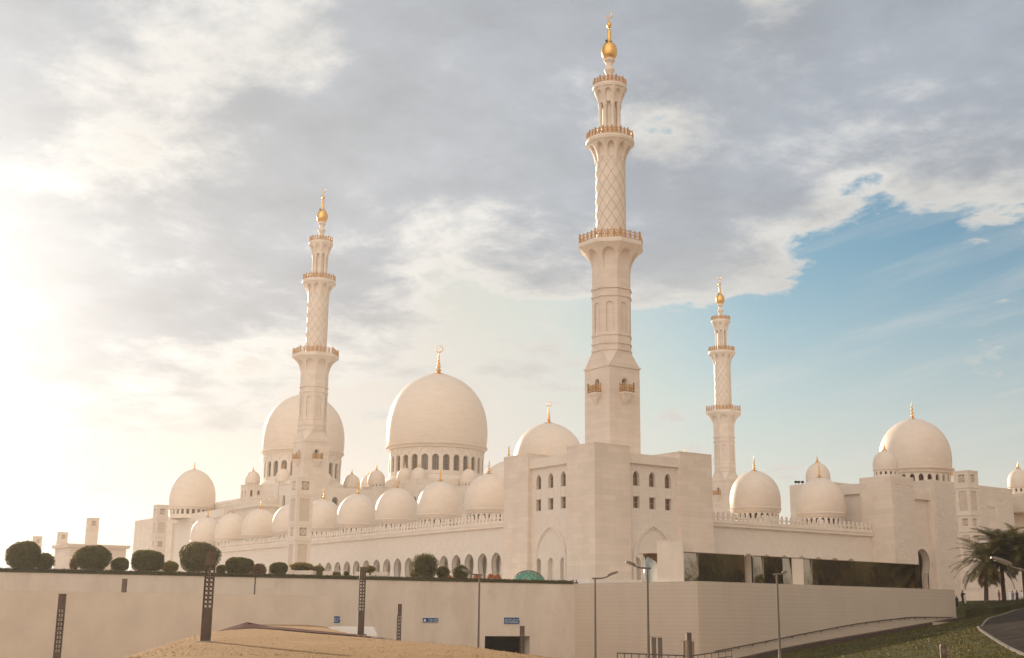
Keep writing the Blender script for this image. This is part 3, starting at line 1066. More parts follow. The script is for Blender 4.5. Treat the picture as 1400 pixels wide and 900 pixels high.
def build_minaret():
    t = thing('minaret', 'x', 'minaret')
    s = 3.3
    # square lower shaft, pierced by a door on every side
    mb = MB()
    ZT = 35.15
    faces = [lambda u, v, w: (-s + w, -u, v), lambda u, v, w: (u, s - w, v), lambda u, v, w: (s - w, u, v), lambda u, v, w: (-u, -s + w, v)]
    for mp in faces:
        sc = lambda u, v, w, mp=mp: mp(u * (s - w) / s, v, w)
        mb.wall(sc, [(-s, -1.0), (s, -1.0), (s, ZT), (-s, ZT)], [arch_pts(0, 30.9, 1.15, 32.75, 33.3, 6)], 0.0, 0.7)
    mb.box(-s - .16, -s - .16, ZT - .02, s + .16, s + .16, ZT + .3)
    # broach from the square to the octagon
    sq = [(s, s, ZT + .3), (-s, s, ZT + .3), (-s, -s, ZT + .3), (s, -s, ZT + .3)]
    oc = octa(3.2, 38.1)
    vs = sq + oc
    fs = []
    for i in range(4):
        # corner i lies between octagon vertices
        k = {0: (0, 1), 1: (2, 3), 2: (4, 5), 3: (6, 7)}[i]
        fs.append((i, 4 + k[0], 4 + k[1]))
        nk = (k[1] + 1) % 8
        fs.append((i, 4 + k[1], 4 + nk, (i + 1) % 4))
    fs.append((3, 2, 1, 0)); fs.append(tuple(range(4, 12)))
    mb.add(vs, fs)
    mb.build('square_shaft', M_wall, t, local=True)
    c = MB(); c.box(-2.55, -2.55, 0, 2.55, 2.55, 34.9)
    c.build('inner_core', M_dark, t, local=True)
    # four little balconies
    proto = None
    for k in range(4):
        bk = MB()
        # bracket: an upside-down pyramid below a slab
        bk.box(-1.12, 0.0, 30.55, 1.12, 1.15, 30.82)
        bk.box(-1.0, 0.0, 30.35, 1.0, 1.0, 30.55)
        bk.add([(-.95, 0, 30.35), (.95, 0, 30.35), (.95, .95, 30.35), (-.95, .95, 30.35), (-.12, 0, 28.9), (.12, 0, 28.9), (.12, .1, 28.9), (-.12, .1, 28.9)],
               [(0, 1, 2, 3), (4, 7, 6, 5), (0, 4, 5, 1), (1, 5, 6, 2), (2, 6, 7, 3), (3, 7, 4, 0)])
        if proto is None:
            o = bk.build('balcony', M_fine, t, local=True)
            rl = MB()
            corner = [(-1.05, .02), (-1.05, 1.08), (1.05, 1.08), (1.05, .02)]
            for i in range(3):
                A, B = Vector((*corner[i], 30.82)), Vector((*corner[i + 1], 30.82))
                n = 4 if i == 1 else 2
                for j in range(n + 1):
                    P = A.lerp(B, j / n)
                    big = j in (0, n)
                    w = .075 if big else .05
                    rl.box(P.x - w, P.y - w, 30.82, P.x + w, P.y + w, 30.82 + (1.65 if big else 1.3))
                for v in (.15, .7, 1.25):
                    rl.tube([A + Vector((0, 0, v)), B + Vector((0, 0, v))], .05, 5)
                for j in range(n):
                    P, Q = A.lerp(B, j / n), A.lerp(B, (j + 1) / n)
                    rl.tube([P + Vector((0, 0, .15)), Q + Vector((0, 0, 1.25))], .04, 4)
                    rl.tube([P + Vector((0, 0, 1.25)), Q + Vector((0, 0, .15))], .04, 4)
            rl.build('railing', M_rail, o, local=True)
            dr = MB()
            dr.box(-.45, -.66, 30.85, .45, -.58, 32.7)
            dr.build('door', M_frame, o, local=True)
            proto = o
        else:
            o = copy_tree(proto, t)
        a = k * PI / 2
        o.rotation_euler = (0, 0, a)
        o.location = (-math.sin(a) * s, math.cos(a) * s, 0)
    # octagonal shaft with blind arches and string courses
    mb = MB()
    ap = 3.2
    half = ap * math.tan(PI / 8)
    for k in range(8):
        a = k * PI / 4
        nx, ny = math.cos(a), math.sin(a)
        mp = lambda u, v, w, nx=nx, ny=ny: (nx * (ap - w) - ny * u * (ap - w) / ap, ny * (ap - w) + nx * u * (ap - w) / ap, v)
        pa = arch_pts(0, 41.3, 1.15, 46.0, 46.55, 6)
        mb.wall(mp, [(-half, 38.1), (half, 38.1), (half, 52.2), (-half, 52.2)], [pa], 0, .16)
        mb.obox(mp, -half, 38.1, .16, half, 52.2, .5)
        offset_arch(mb, mp, pa, .1, -.06, .1)
        for z0, z1, pr in ((38.05, 38.4, .16), (39.25, 39.5, .16), (40.7, 40.95, .14), (47.5, 47.75, .18), (48.9, 49.15, .22)):
            rr = (ap + pr) * math.tan(PI / 8)
            mb.add([(nx * (ap + pr) - ny * q, ny * (ap + pr) + nx * q, z) for q, z in ((-rr, z0), (rr, z0), (rr, z1), (-rr, z1))] +
                   [(nx * (ap - .1) - ny * q, ny * (ap - .1) + nx * q, z) for q, z in ((-half, z0), (half, z0), (half, z1), (-half, z1))],
                   [(0, 1, 2, 3), (0, 4, 5, 1), (2, 6, 7, 3)])
    mb.build('octagonal_shaft', M_wall, t, local=True)
    # first corbel
    fl = flare_mb(8, [(3.2, 52.2), (3.30, 53.2), (3.75, 54.6), (4.5, 55.7), (5.30, 56.45)], .72, .86, .30)
    fl.lathe([(5.30 / math.cos(PI / 8), 56.45), (5.42 / math.cos(PI / 8), 56.5), (5.42 / math.cos(PI / 8), 57.25), (0.1, 57.25)], 8, rot=PI / 8)
    fl.build('corbel', M_fine, t, local=True, recalc=False)
    ring_railing(8, 5.2, 57.25, 1.4, 4).build('railing', M_rail, t, local=True)
    # round shaft with the diamond net
    mb = MB(); mb.lathe([(2.62, 57.2), (2.62, 73.0)], 56)
    mb.build('round_shaft', M_fine, t, local=True, smooth=R(40))
    nt = MB()
    N, turns = 10, 0.62
    for sgn in (1, -1):
        for k in range(N):
            pts = []
            for i in range(41):
                z = 57.3 + (73.2 - 57.3) * i / 40
                a = 2 * PI * k / N + sgn * 2 * PI * turns * i / 40
                pts.append((2.635 * math.cos(a), 2.635 * math.sin(a), z))
            nt.tube(pts, .042, 5)
    nt.build('diamond_net', M_rib, t, local=True, smooth=PI)
    fl = flare_mb(10, [(2.60, 72.3), (2.68, 73.1), (2.95, 74.1), (3.45, 75.1), (4.05, 75.9)], .66, .88, .22)
    fl.lathe([(4.05 / math.cos(PI / 10), 75.9), (4.25, 76.0), (4.33, 76.3), (4.25, 76.65), (.1, 76.65)], 40, rot=PI / 10)
    fl.build('corbel', M_fine, t, local=True, recalc=False)
    ring_railing(16, 3.98, 76.65, 1.2, 2).build('railing', M_rail, t, local=True)
    # lantern: columns round a core
    mb = MB(); mb.lathe([(1.35, 76.6), (1.35, 84.2)], 16)
    mb.build('lantern_core', M_fine, t, local=True, smooth=R(40))
    cp = None
    for k in range(8):
        a = PI / 8 + k * PI / 4
        if cp is None:
            q = MB(); q.lathe([(.42, 76.6), (.42, 77.1), (.30, 77.25), (.28, 82.6), (.34, 82.8), (.46, 83.4), (.46, 83.75)], 12)
            cp = q.build('column', M_fine, t, local=True, smooth=R(40)); o = cp
        else:
            o = copy_tree(cp, t)
        o.location = (1.72 * math.cos(a), 1.72 * math.sin(a), 0)
    fl = flare_mb(8, [(1.98, 83.6), (2.05, 84.2), (2.35, 85.1), (2.62, 85.8), (2.82, 86.3)], .66, .86, .30)
    fl.lathe([(2.82 / math.cos(PI / 8), 86.3), (3.05, 86.45), (3.12, 86.7), (3.02, 87.0), (.1, 87.0)], 40, rot=PI / 8)
    fl.lathe([(.1, 83.55), (2.0 / math.cos(PI / 8), 83.6)], 8, rot=PI / 8)
    fl.build('corbel', M_fine, t, local=True, recalc=False)
    ring_railing(12, 2.78, 87.0, 1.1, 2).build('railing', M_rail, t, local=True)
    # turned neck and gilded crown
    mb = MB(); mb.lathe(smooth_prof([(.62, 86.9), (.60, 88.9), (.66, 89.6), (.98, 90.35), (.70, 90.75), (.60, 91.3), (.70, 91.75), (1.02, 92.1), (.90, 92.3), (.85, 92.6)], 30), 24)
    mb.build('neck', M_fine, t, local=True, smooth=R(60))
    mb = MB()
    mb.lathe(smooth_prof([(.80, 92.5), (1.22, 92.9), (1.46, 93.9), (1.30, 94.9), (.85, 95.6), (.48, 96.2), (.38, 96.7), (.36, 98.0), (.22, 98.25), (.16, 98.6), (.30, 98.8), (.44, 99.3), (.26, 99.8), (.08, 100.3), (.05, 100.7)], 60), 24)
    fo = mb.build('finial', M_gold, t, local=True, smooth=R(60))
    cr = MB(); crescent(cr, (0, 0, 101.25), .60, .14)
    cr.build('crescent', M_gold, fo, local=True, smooth=PI)
    fb = MB()
    for sx in (-1, 1):
        ax = Vector((-RT[0], -RT[1], 0)) * (.55 if sx > 0 else -.15)
        fb.box(ax.x - .14, ax.y - .9, 95.75, ax.x + .14, ax.y - .62, 96.0) if False else fb.box(ax.x - .16 + H[0] * -.75, ax.y - .16 + H[1] * -.75, 95.55 + .12 * sx, ax.x + .16 + H[0] * -.75, ax.y + .16 + H[1] * -.75, 95.8 + .12 * sx)
        fb.tube([(ax.x + H[0] * -.75, ax.y + H[1] * -.75, 95.65), (ax.x * .3, ax.y * .3, 95.4)], .05, 5)
    fb.build('floodlight', M_dark, t, local=True)
    return t

MIN_A, MIN_B = 117.1, 141.6
mn = build_minaret()
mn['label'] = 'tallest-looking white minaret rising from behind the square corner block'
mn['group'] = 'minarets round the courtyard'
m2 = copy_tree(mn); m2.location = (MIN_A, 0, 0)
m2['label'] = 'white minaret standing in front of the hazy left great dome'
m3 = copy_tree(mn); m3.location = (MIN_A, -MIN_B, 0)
m3['label'] = 'smallest-looking white minaret beyond the right arcade, its foot hidden by a dome'

# ================================================================== arcades
def arcade_wing(name, label, mp, length, first, n, skip_domes):
    t = thing(name, label, 'arcade')
    mb = MB()
    bay = 4.15
    outer = [(0, -.42), (length, -.42), (length, 9.3), (0, 9.3)]
    holes = []
    for k in range(n):
        c = first + k * bay
        if 1.8 < c < length - 1.8:
            holes.append(keyhole_pts(c, -.36, 2.2, 2.9, 1.3, 2.95, 4.6))
    mb.wall(mp, outer, holes, 0.0, 0.95)
    for h in holes:
        offset_arch(mb, mp, [p for p in h], .16, -.05, .2)
    mb.build('wall', M_diaper, t)
    # piers and little columns that carry the arches
    for k in range(n + 1):
        c = first + (k - .5) * bay
        if 1 < c < length - 1:
            cl = MB()
            cl.obox(mp, c - .98, 1.02, -.10, c + .98, 1.20, 1.05)
            cl.obox(mp, c - .96, -.42, -.06, c + .96, -.1, 1.02)
            cl.build('capital', M_fine, t)
            cl = MB(); cl.obox(mp, c - .55, -.4, 6.2, c + .55, 8.3, 7.2)
            cl.build('inner_pier', M_fine, t)
    mb = MB()
    cornice(mb, mp, 0, length, 8.55, 9.3)
    mb.build('cornice', M_fine, t)
    mb = MB()
    mb.wall(mp, parapet_pts(0, length, 9.3, 9.72, 11.0, 1.12), [], -.28, -.08)
    mb.build('parapet', M_fine, t)
    mb = MB()
    mb.obox(mp, 0, 8.3, .9, length, 9.18, 13.2)
    mb.build('roof', M_fine, t)
    # courtyard side, open arches again
    mb = MB()
    holes = [keyhole_pts(first + k * bay, -.36, 2.2, 2.9, 1.3, 2.95, 4.6) for k in range(n) if 1.8 < first + k * bay < length - 1.8]
    mb.wall(mp, outer[:2] + [(length, 8.4), (0, 8.4)], holes, 12.3, 13.1)
    mb.build('courtyard_wall', M_fine, t)
    return t

LEN_L = 132.0
wing_l = arcade_wing('arcade_wing', 'long left arcade with keyhole arches under a leaf-shaped parapet', map_yface(4.0, 14.4), LEN_L, 13.1 - 4.0 - 4.15, 32, 0)
wing_r = arcade_wing('arcade_wing', 'short right arcade behind the mirrored glass pavilion', map_xface(-14.4, -3.6), 43.6, 12.8, 8, 0)

d0 = arcade_dome(wing_l, Vector((25.3, 8, 0)) - wing_l.location)
XS = [8.6, 42.1, 58.8, 75.7, 92.2, 109.3, 127.4, 145.1, 162.9]
for x in XS:
    place_dome(d0, wing_l, (x, 8, 0))
for y in (-8.9, -25.0, -41.6):
    place_dome(d0, wing_r, (-8, y, 0))

# ================================================================== square blocks at the ends of the arcades
def block_face(t, mp, L, pier, top=19.1, rec_top=18.2, windows=True, arch=True, u_off=0.0, mat=M_wall, panel=M_diaper):
    """pier | recess | pier; recess between u = pier and L - pier"""
    mb = MB()
    mb.obox(mp, u_off, -.5, 0, pier, top, .9)
    mb.build('pier', mat, t)
    mb = MB(); mb.obox(mp, L - pier, -.5, 0, L, top, .9)
    mb.build('pier', mat, t)
    u0, u1 = pier, L - pier
    cx = (u0 + u1) / 2
    bnd = MB(); bnd.obox(mp, u0, 16.75, .30, u1, rec_top, 1.4)
    bnd.build('frieze', M_fine, t)
    holes = []
    ws = [cx - 3.15, cx, cx + 3.15]
    if windows:
        for c in ws:
            holes.append(arch_pts(c, 13.45, 1.25, 14.75, 15.75, 6))
            holes.append([(c - .62, 10.15), (c + .62, 10.15), (c + .62, 11.9), (c - .62, 11.9)])
            if arch:
                holes.append(arch_pts(c, -.40, 1.45, 2.2, 3.0, 6))
    mb = MB()
    mb.wall(mp, [(u0, -.5), (u1, -.5), (u1, 16.8), (u0, 16.8)], holes, .75, 1.5)
    if windows:
        for c in ws:        # shallow slots that tie the two windows together
            mb.obox(mp, c - .66, 11.9, .70, c - .60, 13.45, .8); mb.obox(mp, c + .60, 11.9, .70, c + .66, 13.45, .8)
    if arch:
        pa = arch_pts(cx, -.4, 7.3, 2.6, 7.5, 14)
        offset_arch(mb, mp, pa, .42, .52, .8)
        offset_arch(mb, mp, arch_pts(cx, -.4, 6.9, 2.6, 7.2, 14), .2, .62, .8)
    mb.build('recessed_wall', panel, t)
    if windows:
        for c in ws:
            window(t, mp, c, 13.45, 1.25, 15.75, 1.2, True)
            window(t, mp, c, 10.15, 1.24, 11.9, 1.2, False)

def corner_block():
    t = thing('corner_block', 'tall square corner block with blind arches below the biggest minaret', 'building')
    P = 19.3; L = 23.3; pier = 6.7
    block_face(t, map_yface(-P, P), L, pier)
    block_face(t, map_xface(-P, P), L, pier, u_off=.9)
    mb = MB()
    mb.box(-P + 1.5, P - L + .01, -.45, L - P - .01, P - 1.5, 17.4)
    mb.build('core', M_fine, t)
    mb = MB()      # upper parts of the four corner piers
    for x0, y0 in ((-P, P - pier), (L - P - pier, P - pier), (-P, P - L)):
        mb = MB(); mb.box(x0 + .03, y0 + .03, 17.38, x0 + pier - .03, y0 + pier - .03, 19.08)
        mb.build('pier_top', M_wall, t)
        mb = MB(); mb.box(x0 - .05, y0 - .05, 19.08, x0 + pier + .05, y0 + pier + .05, 19.2)
        mb.build('coping', M_fine, t)
    return t
corner_block()

def entrance_block():
    t = thing('entrance_block', 'white entrance block with carved piers and one dark horseshoe arch', 'building')
    X = -19.3; Y = -47.1
    mp = map_yface(X, Y)
    L = 23.6
    # side towards the arcade: pier, plain recess, pier
    mb = MB(); mb.obox(mp, 0, -3, 0, 6.9, 19.1, .9); mb.obox(mp, L - 9.6, -3, 0, L, 19.1, .9)
    mb.build('pier', M_wall, t)
    mb = MB(); mb.obox(mp, 6.9, 16.4, .3, L - 9.6, 18.2, 1.6)
    mb.build('frieze', M_fine, t)
    mb = MB(); mb.obox(mp, 6.9, -.5, .8, L - 9.6, 16.5, 1.6)
    mb.build('recessed_wall', M_fine, t)
    # front: carved pier, recess with horseshoe arch, carved pier, carved wall
    mf = map_xface(X, Y)
    E1, E2, E3, E4 = 6.3, 11.2, 18.6, 36.2
    mb = MB()
    for u0, u1 in ((0, E1), (E2, E3)):
        mb.obox(mf, u0 + .004, -3.0, .003, u0 + 1.0, 19.1, 1.6)
    mb.build('pier_edge', M_fine, t)
    mb = MB()
    mb.obox(mf, 1.0, -3.0, .06, E1, 19.1, 1.6); mb.obox(mf, E2 + 1.0, -3.0, .06, E3, 19.1, 1.6)
    mb.build('carved_pier', M_carved, t)
    mb = MB(); mb.obox(mf, E1, 15.4, .5, E2, 16.9, 2.0)
    mb.build('frieze', M_fine, t)
    hp = keyhole_pts((E1 + E2) / 2, -1.7, 3.0, 4.0, 2.6, 4.4, 6.7)
    mb = MB(); mb.wall(mf, [(E1, -3), (E2, -3), (E2, 15.5), (E1, 15.5)], [hp], 1.1, 2.6)
    offset_arch(mb, mf, hp, .25, 1.0, 1.3)
    mb.build('recessed_wall', M_fine, t)
    mb = MB(); mb.obox(mf, E1 - .5, -3, 7.4, E2 + .5, 9, 7.8)
    mb.build('porch_back', M_fine, t)
    mb = MB(); mb.obox(mf, (E1 + E2) / 2 - 1.5, -1.7, 7.2, (E1 + E2) / 2 + 1.5, .4, 7.38)
    mb.build('door', M_dark, t)
    mb = MB(); mb.obox(mf, E3 + 2.0, -3.0, .2, E4, 19.0, 1.6)
    mb.obox(mf, E3, -3, 1.2, E3 + 2.0, 18.6, 2.2)
    mb.build('carved_wall', M_carved, t)
    # raised strapwork: rectangular key on the carved wall
    mb = MB()
    for a0, a1, b0, b1 in ((E3 + 9.4, E3 + 12.6, 15.2, 16.2), (E3 + 9.4, E3 + 12.6, 11.2, 12.2), (E3 + 11.6, E3 + 12.6, 12.2, 15.2)):
        mb.obox(mf, a0, b0, .08, a1, b1, .3)
    mb.obox(mf, E3 - .9, 11.5, -.04, E3 - .1, 16, .5); mb.obox(mf, E3 - .9, -2, -.04, E3 - .1, 9.4, .5)
    mb.build('strapwork', M_fine, t)
    # lower wing further right
    mb = MB(); mb.obox(mf, E4, -3, 4.9, E4 + 40, 15.0, 6.0)
    mb.build('side_wall', M_wall, t)
    mb = MB(); cornice(mb, lambda u, v, w: mf(u, v, w + 4.9), E4, E4 + 40, 15.0, 16.4)
    mb.build('cornice', M_fine, t)
    # body
    mb = MB()
    mb.box(X + 8.0, Y - E4 + .3, -.45, X + L - .3, Y - 1.62, 17.6)
    mb.box(X + 1.62, Y - E3 + .1, 9, X + 8.0, Y - 1.62, 17.6)
    mb.box(X + 1.62, Y - E4 + .2, -.45, X + 8.0, Y - E3 + .05, 17.6)
    mb.box(X + 6.1, Y - E4 - 40, -.45, X + 20, Y - E4 - .1, 15.2)
    mb.build('body', M_fine, t)
    for bx in ((X + .02, Y - E1, 17.6, X + 6.88, Y - .02, 19.08), (X + .1, Y - E3, 17.6, X + 6.9, Y - E2, 19.08),
               (X + 14.05, Y - 7.5, 17.6, X + L - .02, Y - .02, 19.08), (X + .25, Y - E4, 17.6, X + 7.0, Y - E3 - 2.0, 18.98)):
        mb = MB(); mb.box(*bx)
        mb.build('pier_top', M_wall, t)
    # great dome of the entrance
    r = 6.62
    d = dome_mesh(r, 9.75, 22.0, 64)
    d.lathe([(r * .93, 21.0), (r * .97, 21.05), (r * .985, 21.5), (r * 1.045, 21.7), (r * 1.05, 22.05), (r * .99, 22.15)], 64)
    o = d.build('dome', M_dome, t, smooth=R(40), local=True)
    o.location = (-12 + 1.0, -65.3, 0)
    k = MB(); drum(k, (0, 0, 0), r * .92, 17.4, 21.1, 24, .92, 18.6, 20.75, .5)
    k.build('drum', M_fine, o, local=True)
    g = MB(); g.lathe([(r * .78, 17.4), (r * .78, 21.5)], 32); g.build('drum_glazing', M_amber, o, local=True, smooth=R(40))
    f = finial(3.6, 1.3, o, (0, 0, 31.55)); fix_local(o)
    small_dome(t, (-15.8, -50.3, 19.1), 2.2, 24.0)
    small_dome(t, (0.2, -50.6, 18.9), 2.3, 23.3)
    small_dome(t, (-4.0, -86.3, 18.0), 2.6, 23.0)
    p = at(1392, 640, 241)
    small_dome(t, (p.x, p.y, 18.6), 2.25, 23.7)
    mb = MB(); mb.box(p.x - 3, p.y - 3.2, 15, p.x + 3, p.y + 3.2, 18.6)
    mb.build('turret', M_wall, t)
    # floodlights on the rear pier
    fl = MB()
    for q in (-.2, .9, 2.3):
        P0 = at(1089 + q * 3.6, 662, 231)
        fl.box(P0.x - .2, P0.y - .2, 19.5, P0.x + .2, P0.y + .2, 19.9)
        fl.tube([(P0.x, P0.y, 19.6), (P0.x - .2, P0.y + .3, 19.0)], .05, 5)
    fl.build('floodlight', M_dark, t)
    return t
entrance_block()

def end_block():
    t = thing('end_block', 'hazy white block at the far left end of the arcade under a dome', 'building')
    Y = 3.0
    xr = ony(236, 715, Y).x; xl = ony(184.5, 715, Y).x
    mp = lambda u, v, w: (xr + u, Y - w, v)
    L = xl - xr
    top = ony(227, 707, Y).z; tl = ony(190, 711.5, Y).z
    mb = MB(); mb.obox(mp, 0, -.5, 0, 12, top, 1.0); mb.obox(mp, 12, -.5, 0, L, tl, 1.2)
    mb.build('pier', M_wall, t)
    rec = ony(240, 716, Y).z
    mb = MB(); mb.obox(mp, -40, rec, .3, 0, top - .2, 1.4)
    mb.build('frieze', M_fine, t)
    mb = MB(); mb.obox(mp, -40, -.5, .8, 0, rec + .1, 1.6)
    mb.build('recessed_wall', M_diaper, t)
    mb = MB(); mb.obox(mp, -40, -.5, 1.62, L - .1, top - 1.2, 26)
    mb.build('body', M_fine, t)
    # relief of leaf scrolls on the pier
    mb = MB()
    rr = random.Random(4)
    for k in range(9):
        u = 12 + (L - 12) * (.2 + .6 * rr.random()); v = 6 + 6 * rr.random()
        pts = [mp(u + (.25 + .1 * i) * math.cos(i * .7 + k), v + (.3 + .12 * i) * math.sin(i * .7 + k), -.01) for i in range(10)]
        mb.tube(pts, .12, 5)
    mb.build('relief', M_fine, t, smooth=PI)
    D = depth((xr - 12, -6, 22))
    c = at(262.5, 690, D)
    k = D / FPX
    ztop = at(262.5, 641, D).z; zr = at(262.5, 694, D).z
    r = 31.0 * k
    d = dome_mesh(r, ztop - zr, zr, 64)
    d.lathe([(r * .92, zr - .9), (r * .97, zr - .85), (r * .985, zr - .4), (r * 1.04, zr - .2), (r * 1.04, zr + .1), (r * .99, zr + .2)], 64)
    o = d.build('dome', M_dome, t, smooth=R(40), local=True)
    o.location = (c.x, c.y, 0)
    q = MB(); drum(q, (0, 0, 0), r * .91, top - 1.4, zr - .8, 24, r * .13, at(262, 705, D).z, at(262, 697, D).z, .5)
    q.build('drum', M_fine, o, local=True)
    g = MB(); g.lathe([(r * .78, top - 1.4), (r * .78, zr - .5)], 32); g.build('drum_glazing', M_amber, o, local=True, smooth=R(40))
    finial(at(262.5, 629, D).z - ztop, 1.3, o, (0, 0, ztop - .1)); fix_local(o)
    return t
end_block()

# ================================================================== prayer hall with its great domes
HALL_X = 174.66
def great_dome(t, y, r, zbase, zring, ztop, nwin, moon, bx):
    d = dome_mesh(r, ztop - zring, zring, 96)
    k = r / 16.2
    d.lathe([(r * .93, zring - 1.3 * k), (r * .955, zring - 1.2 * k), (r * .97, zring - .5 * k), (r * 1.005, zring - .2 * k), (r * 1.01, zring + .3 * k), (r * .98, zring + .5 * k)], 96)
    o = d.build('great_dome', M_dome, t, smooth=R(35), local=True)
    o.location = (HALL_X, y, 0)
    q = MB()
    rd = r * .93
    hh = zring - zbase
    n = nwin
    half = rd * math.tan(PI / n)
    for j in range(n):
        a = 2 * PI * (j + .5) / n
        nx, ny = math.cos(a), math.sin(a)
        mp = lambda u, v, w, nx=nx, ny=ny: (nx * (rd - w) - ny * u * (rd - w) / rd, ny * (rd - w) + nx * u * (rd - w) / rd, v)
        hole = arch_pts(0, zbase + hh * .12, half * 1.26, zbase + hh * .53, zbase + hh * .64, 7)
        q.wall(mp, [(-half, zbase), (half, zbase), (half, zring - 1.2 * k), (-half, zring - 1.2 * k)], [hole], 0, .9 * k)
        offset_arch(q, mp, arch_pts(0, zbase + hh * .66, half * 1.7, zbase + hh * .70, zbase + hh * .84, 7), .16 * k, -.16, .1)
    q.build('drum', M_fine, o, local=True)
    for j in range(n):
        a = 2 * PI * (j + .5) / n
        w = half * 1.26
        mpl = lambda u, v, ww: (rd - ww, u, v)
        if j == 0:
            f = MB()
            z0, z1 = zbase + hh * .12, zbase + hh * .64
            hole = arch_pts(0, z0 + .02, w * .98, zbase + hh * .53, z1 - .02, 7)
            inner = [(u * .80, (z0 + z1) / 2 + (v - (z0 + z1) / 2) * .92) for u, v in hole]
            f.wall(mpl, hole, [inner], .62 * k, .8 * k)
            for s in (-.18, .18):
                f.obox(mpl, w * s - .04, z0, .63 * k, w * s + .04, z1 - .5, .74 * k)
            for s in range(1, 6):
                f.obox(mpl, -w * .42, z0 + (z1 - z0) * s / 7, .64 * k, w * .42, z0 + (z1 - z0) * s / 7 + .08, .73 * k)
            wo = f.build('window', M_frame, o, local=True)
            p = MB(); p.wall(mpl, inner, [], .70 * k, .76 * k); p.build('pane', M_pane, wo, local=True)
            wo.rotation_euler = (0, 0, a)
            w0 = wo
        else:
            c = copy_tree(w0, o); c.rotation_euler = (0, 0, a)
    finial((ztop - zbase) * .235, r * .225, o, (0, 0, ztop - .25), moon, beads=5); fix_local(o)
    return o

def prayer_hall():
    t = thing('prayer_hall', 'huge white prayer hall with the great domes behind the left arcade', 'building')
    # lower body with parapet
    x0, x1, y0, y1 = 160.0, 222.0, -142.0, -5.6
    mb = MB(); mb.box(x0, y0, -.4, x1, y1, 23.6)
    mb.build('wall', M_wall, t)
    mpy = map_yface(x0, y1); mpx = map_xface(x0, y1)
    mb = MB(); cornice(mb, mpy, -.4, x1 - x0, 22.6, 24.1, .5); cornice(mb, mpx, -.4, y1 - y0, 22.6, 24.1, .5)
    mb.build('cornice', M_fine, t)
    mb = MB(); mb.wall(mpy, parapet_pts(0, x1 - x0, 24.1, 24.55, 25.9, 1.35), [], -.4, -.15)
    mb.wall(mpx, parapet_pts(0, y1 - y0, 24.1, 24.55, 25.9, 1.35), [], -.4, -.15)
    mb.build('parapet', M_fine, t)
    # stepped bases under the domes
    for y, h, z0, z1, zc in ((-24.5, 13.0, 23.5, 29.6, 31.6), (-70.9, 17.0, 23.5, 33.6, 36.2), (-115.4, 13.0, 23.5, 29.6, 31.6)):
        mb = MB(); mb.box(HALL_X - h, y - h, z0, HALL_X + h, y + h, z1)
        mb.lathe([(h * .98, z1 - .02), (h * .985, z1 + (zc - z1) * .3), (h * .95, z1 + (zc - z1) * .65), (h * .86, zc)], 64, (HALL_X, y, 0))
        mb.build('dome_base', M_fine, t, smooth=R(35))
    great_dome(t, -70.9, 16.15, 36.0, 45.6, 69.6, 28, True, 0)
    great_dome(t, -24.5, 12.1, 31.4, 40.2, 58.0, 24, False, 0)
    great_dome(t, -115.4, 12.1, 31.4, 40.2, 58.0, 24, True, 0)
    # porch blocks with tall windows, in front of the bases
    for (xa, xb, ya, yb, z) in ((152.5, 160, -38.5, -11.0, 28.5), (150.0, 160, -90, -52, 30.5), (152.5, 160, -129, -101, 28.5)):
        mb = MB()
        mp = map_xface(xa, yb)
        L = yb - ya
        nn = max(3, int(L / 4.6))
        cs = [L * (i + .5) / nn for i in range(nn)]
        mb.wall(mp, [(0, -.4), (L, -.4), (L, z), (0, z)], [arch_pts(c, z - 8.2, 1.9, z - 3.6, z - 2.6, 6) for c in cs], 0, 1.0)
        mpn = map_yface(xa, yb)
        mb.wall(mpn, [(1.0, -.4), (xb - xa, -.4), (xb - xa, z), (1.0, z)], [arch_pts((xb - xa) / 2 + .3, z - 8.2, 1.9, z - 3.6, z - 2.6, 6)], 0, 1.0)
        mb.box(xa + 1.0, ya, z - 1.0, xb, yb - 1.0, z - .05)
        mb.build('porch_wall', M_fine, t)
        for c in cs:
            window(t, mp, c, z - 8.2, 1.88, z - 2.6, .55, True)
        window(t, mpn, (xb - xa) / 2 + .3, z - 8.2, 1.88, z - 2.6, .55, True)
    # lantern domes round the great ones, each on a turret with arched lights
    spec = [(346, 644, 352, 10.2, 665), (388, 641, 349, 10.5, 664), (405, 636, 352, 10.3, 664), (444, 645, 352, 10.3, 664), (481, 648.5, 362, 11.6, 670), (515, 643, 366, 12.0, 668), (504, 650, 395, 10.5, 672),
            (554, 640, 372, 11.0, 664), (573, 639, 368, 11.5, 664), (641, 641.5, 370, 12.2, 667), (372, 648, 372, 9.5, 665), (668, 652, 400, 11, 672)]
    for px, py, D, hw, pb in spec:
        P = at(px, py, D)
        r = hw * D / FPX
        zb = at(px, pb, D).z
        small_dome(t, (P.x, P.y, zb), r, P.z)
        q = r * 1.12
        mb = MB()
        zt = zb; z0 = zb - 7.5
        for s, mp in enumerate((map_xface(P.x - q, P.y + q), map_yface(P.x - q, P.y + q))):
            hs = [arch_pts(q * (.55 + .9 * i), zt - 3.6, .8, zt - 1.9, zt - 1.3, 5) for i in range(2)]
            mb.wall(mp, [(0 if s == 0 else .5, z0), (2 * q, z0), (2 * q, zt), (0 if s == 0 else .5, zt)], hs, 0, .5)
        mb.build('turret', M_fine, t)
        g = MB(); g.box(P.x - q + .5, P.y - q + .02, z0, P.x + q - .02, P.y + q - .5, zt - .01)
        g.build('turret_glazing', M_amber, t)
        cp = MB(); cp.box(P.x - q - .1, P.y - q - .1, zt, P.x + q + .1, P.y + q + .1, zt + .22)
        cp.build('turret_coping', M_fine, t)
    return t
prayer_hall()

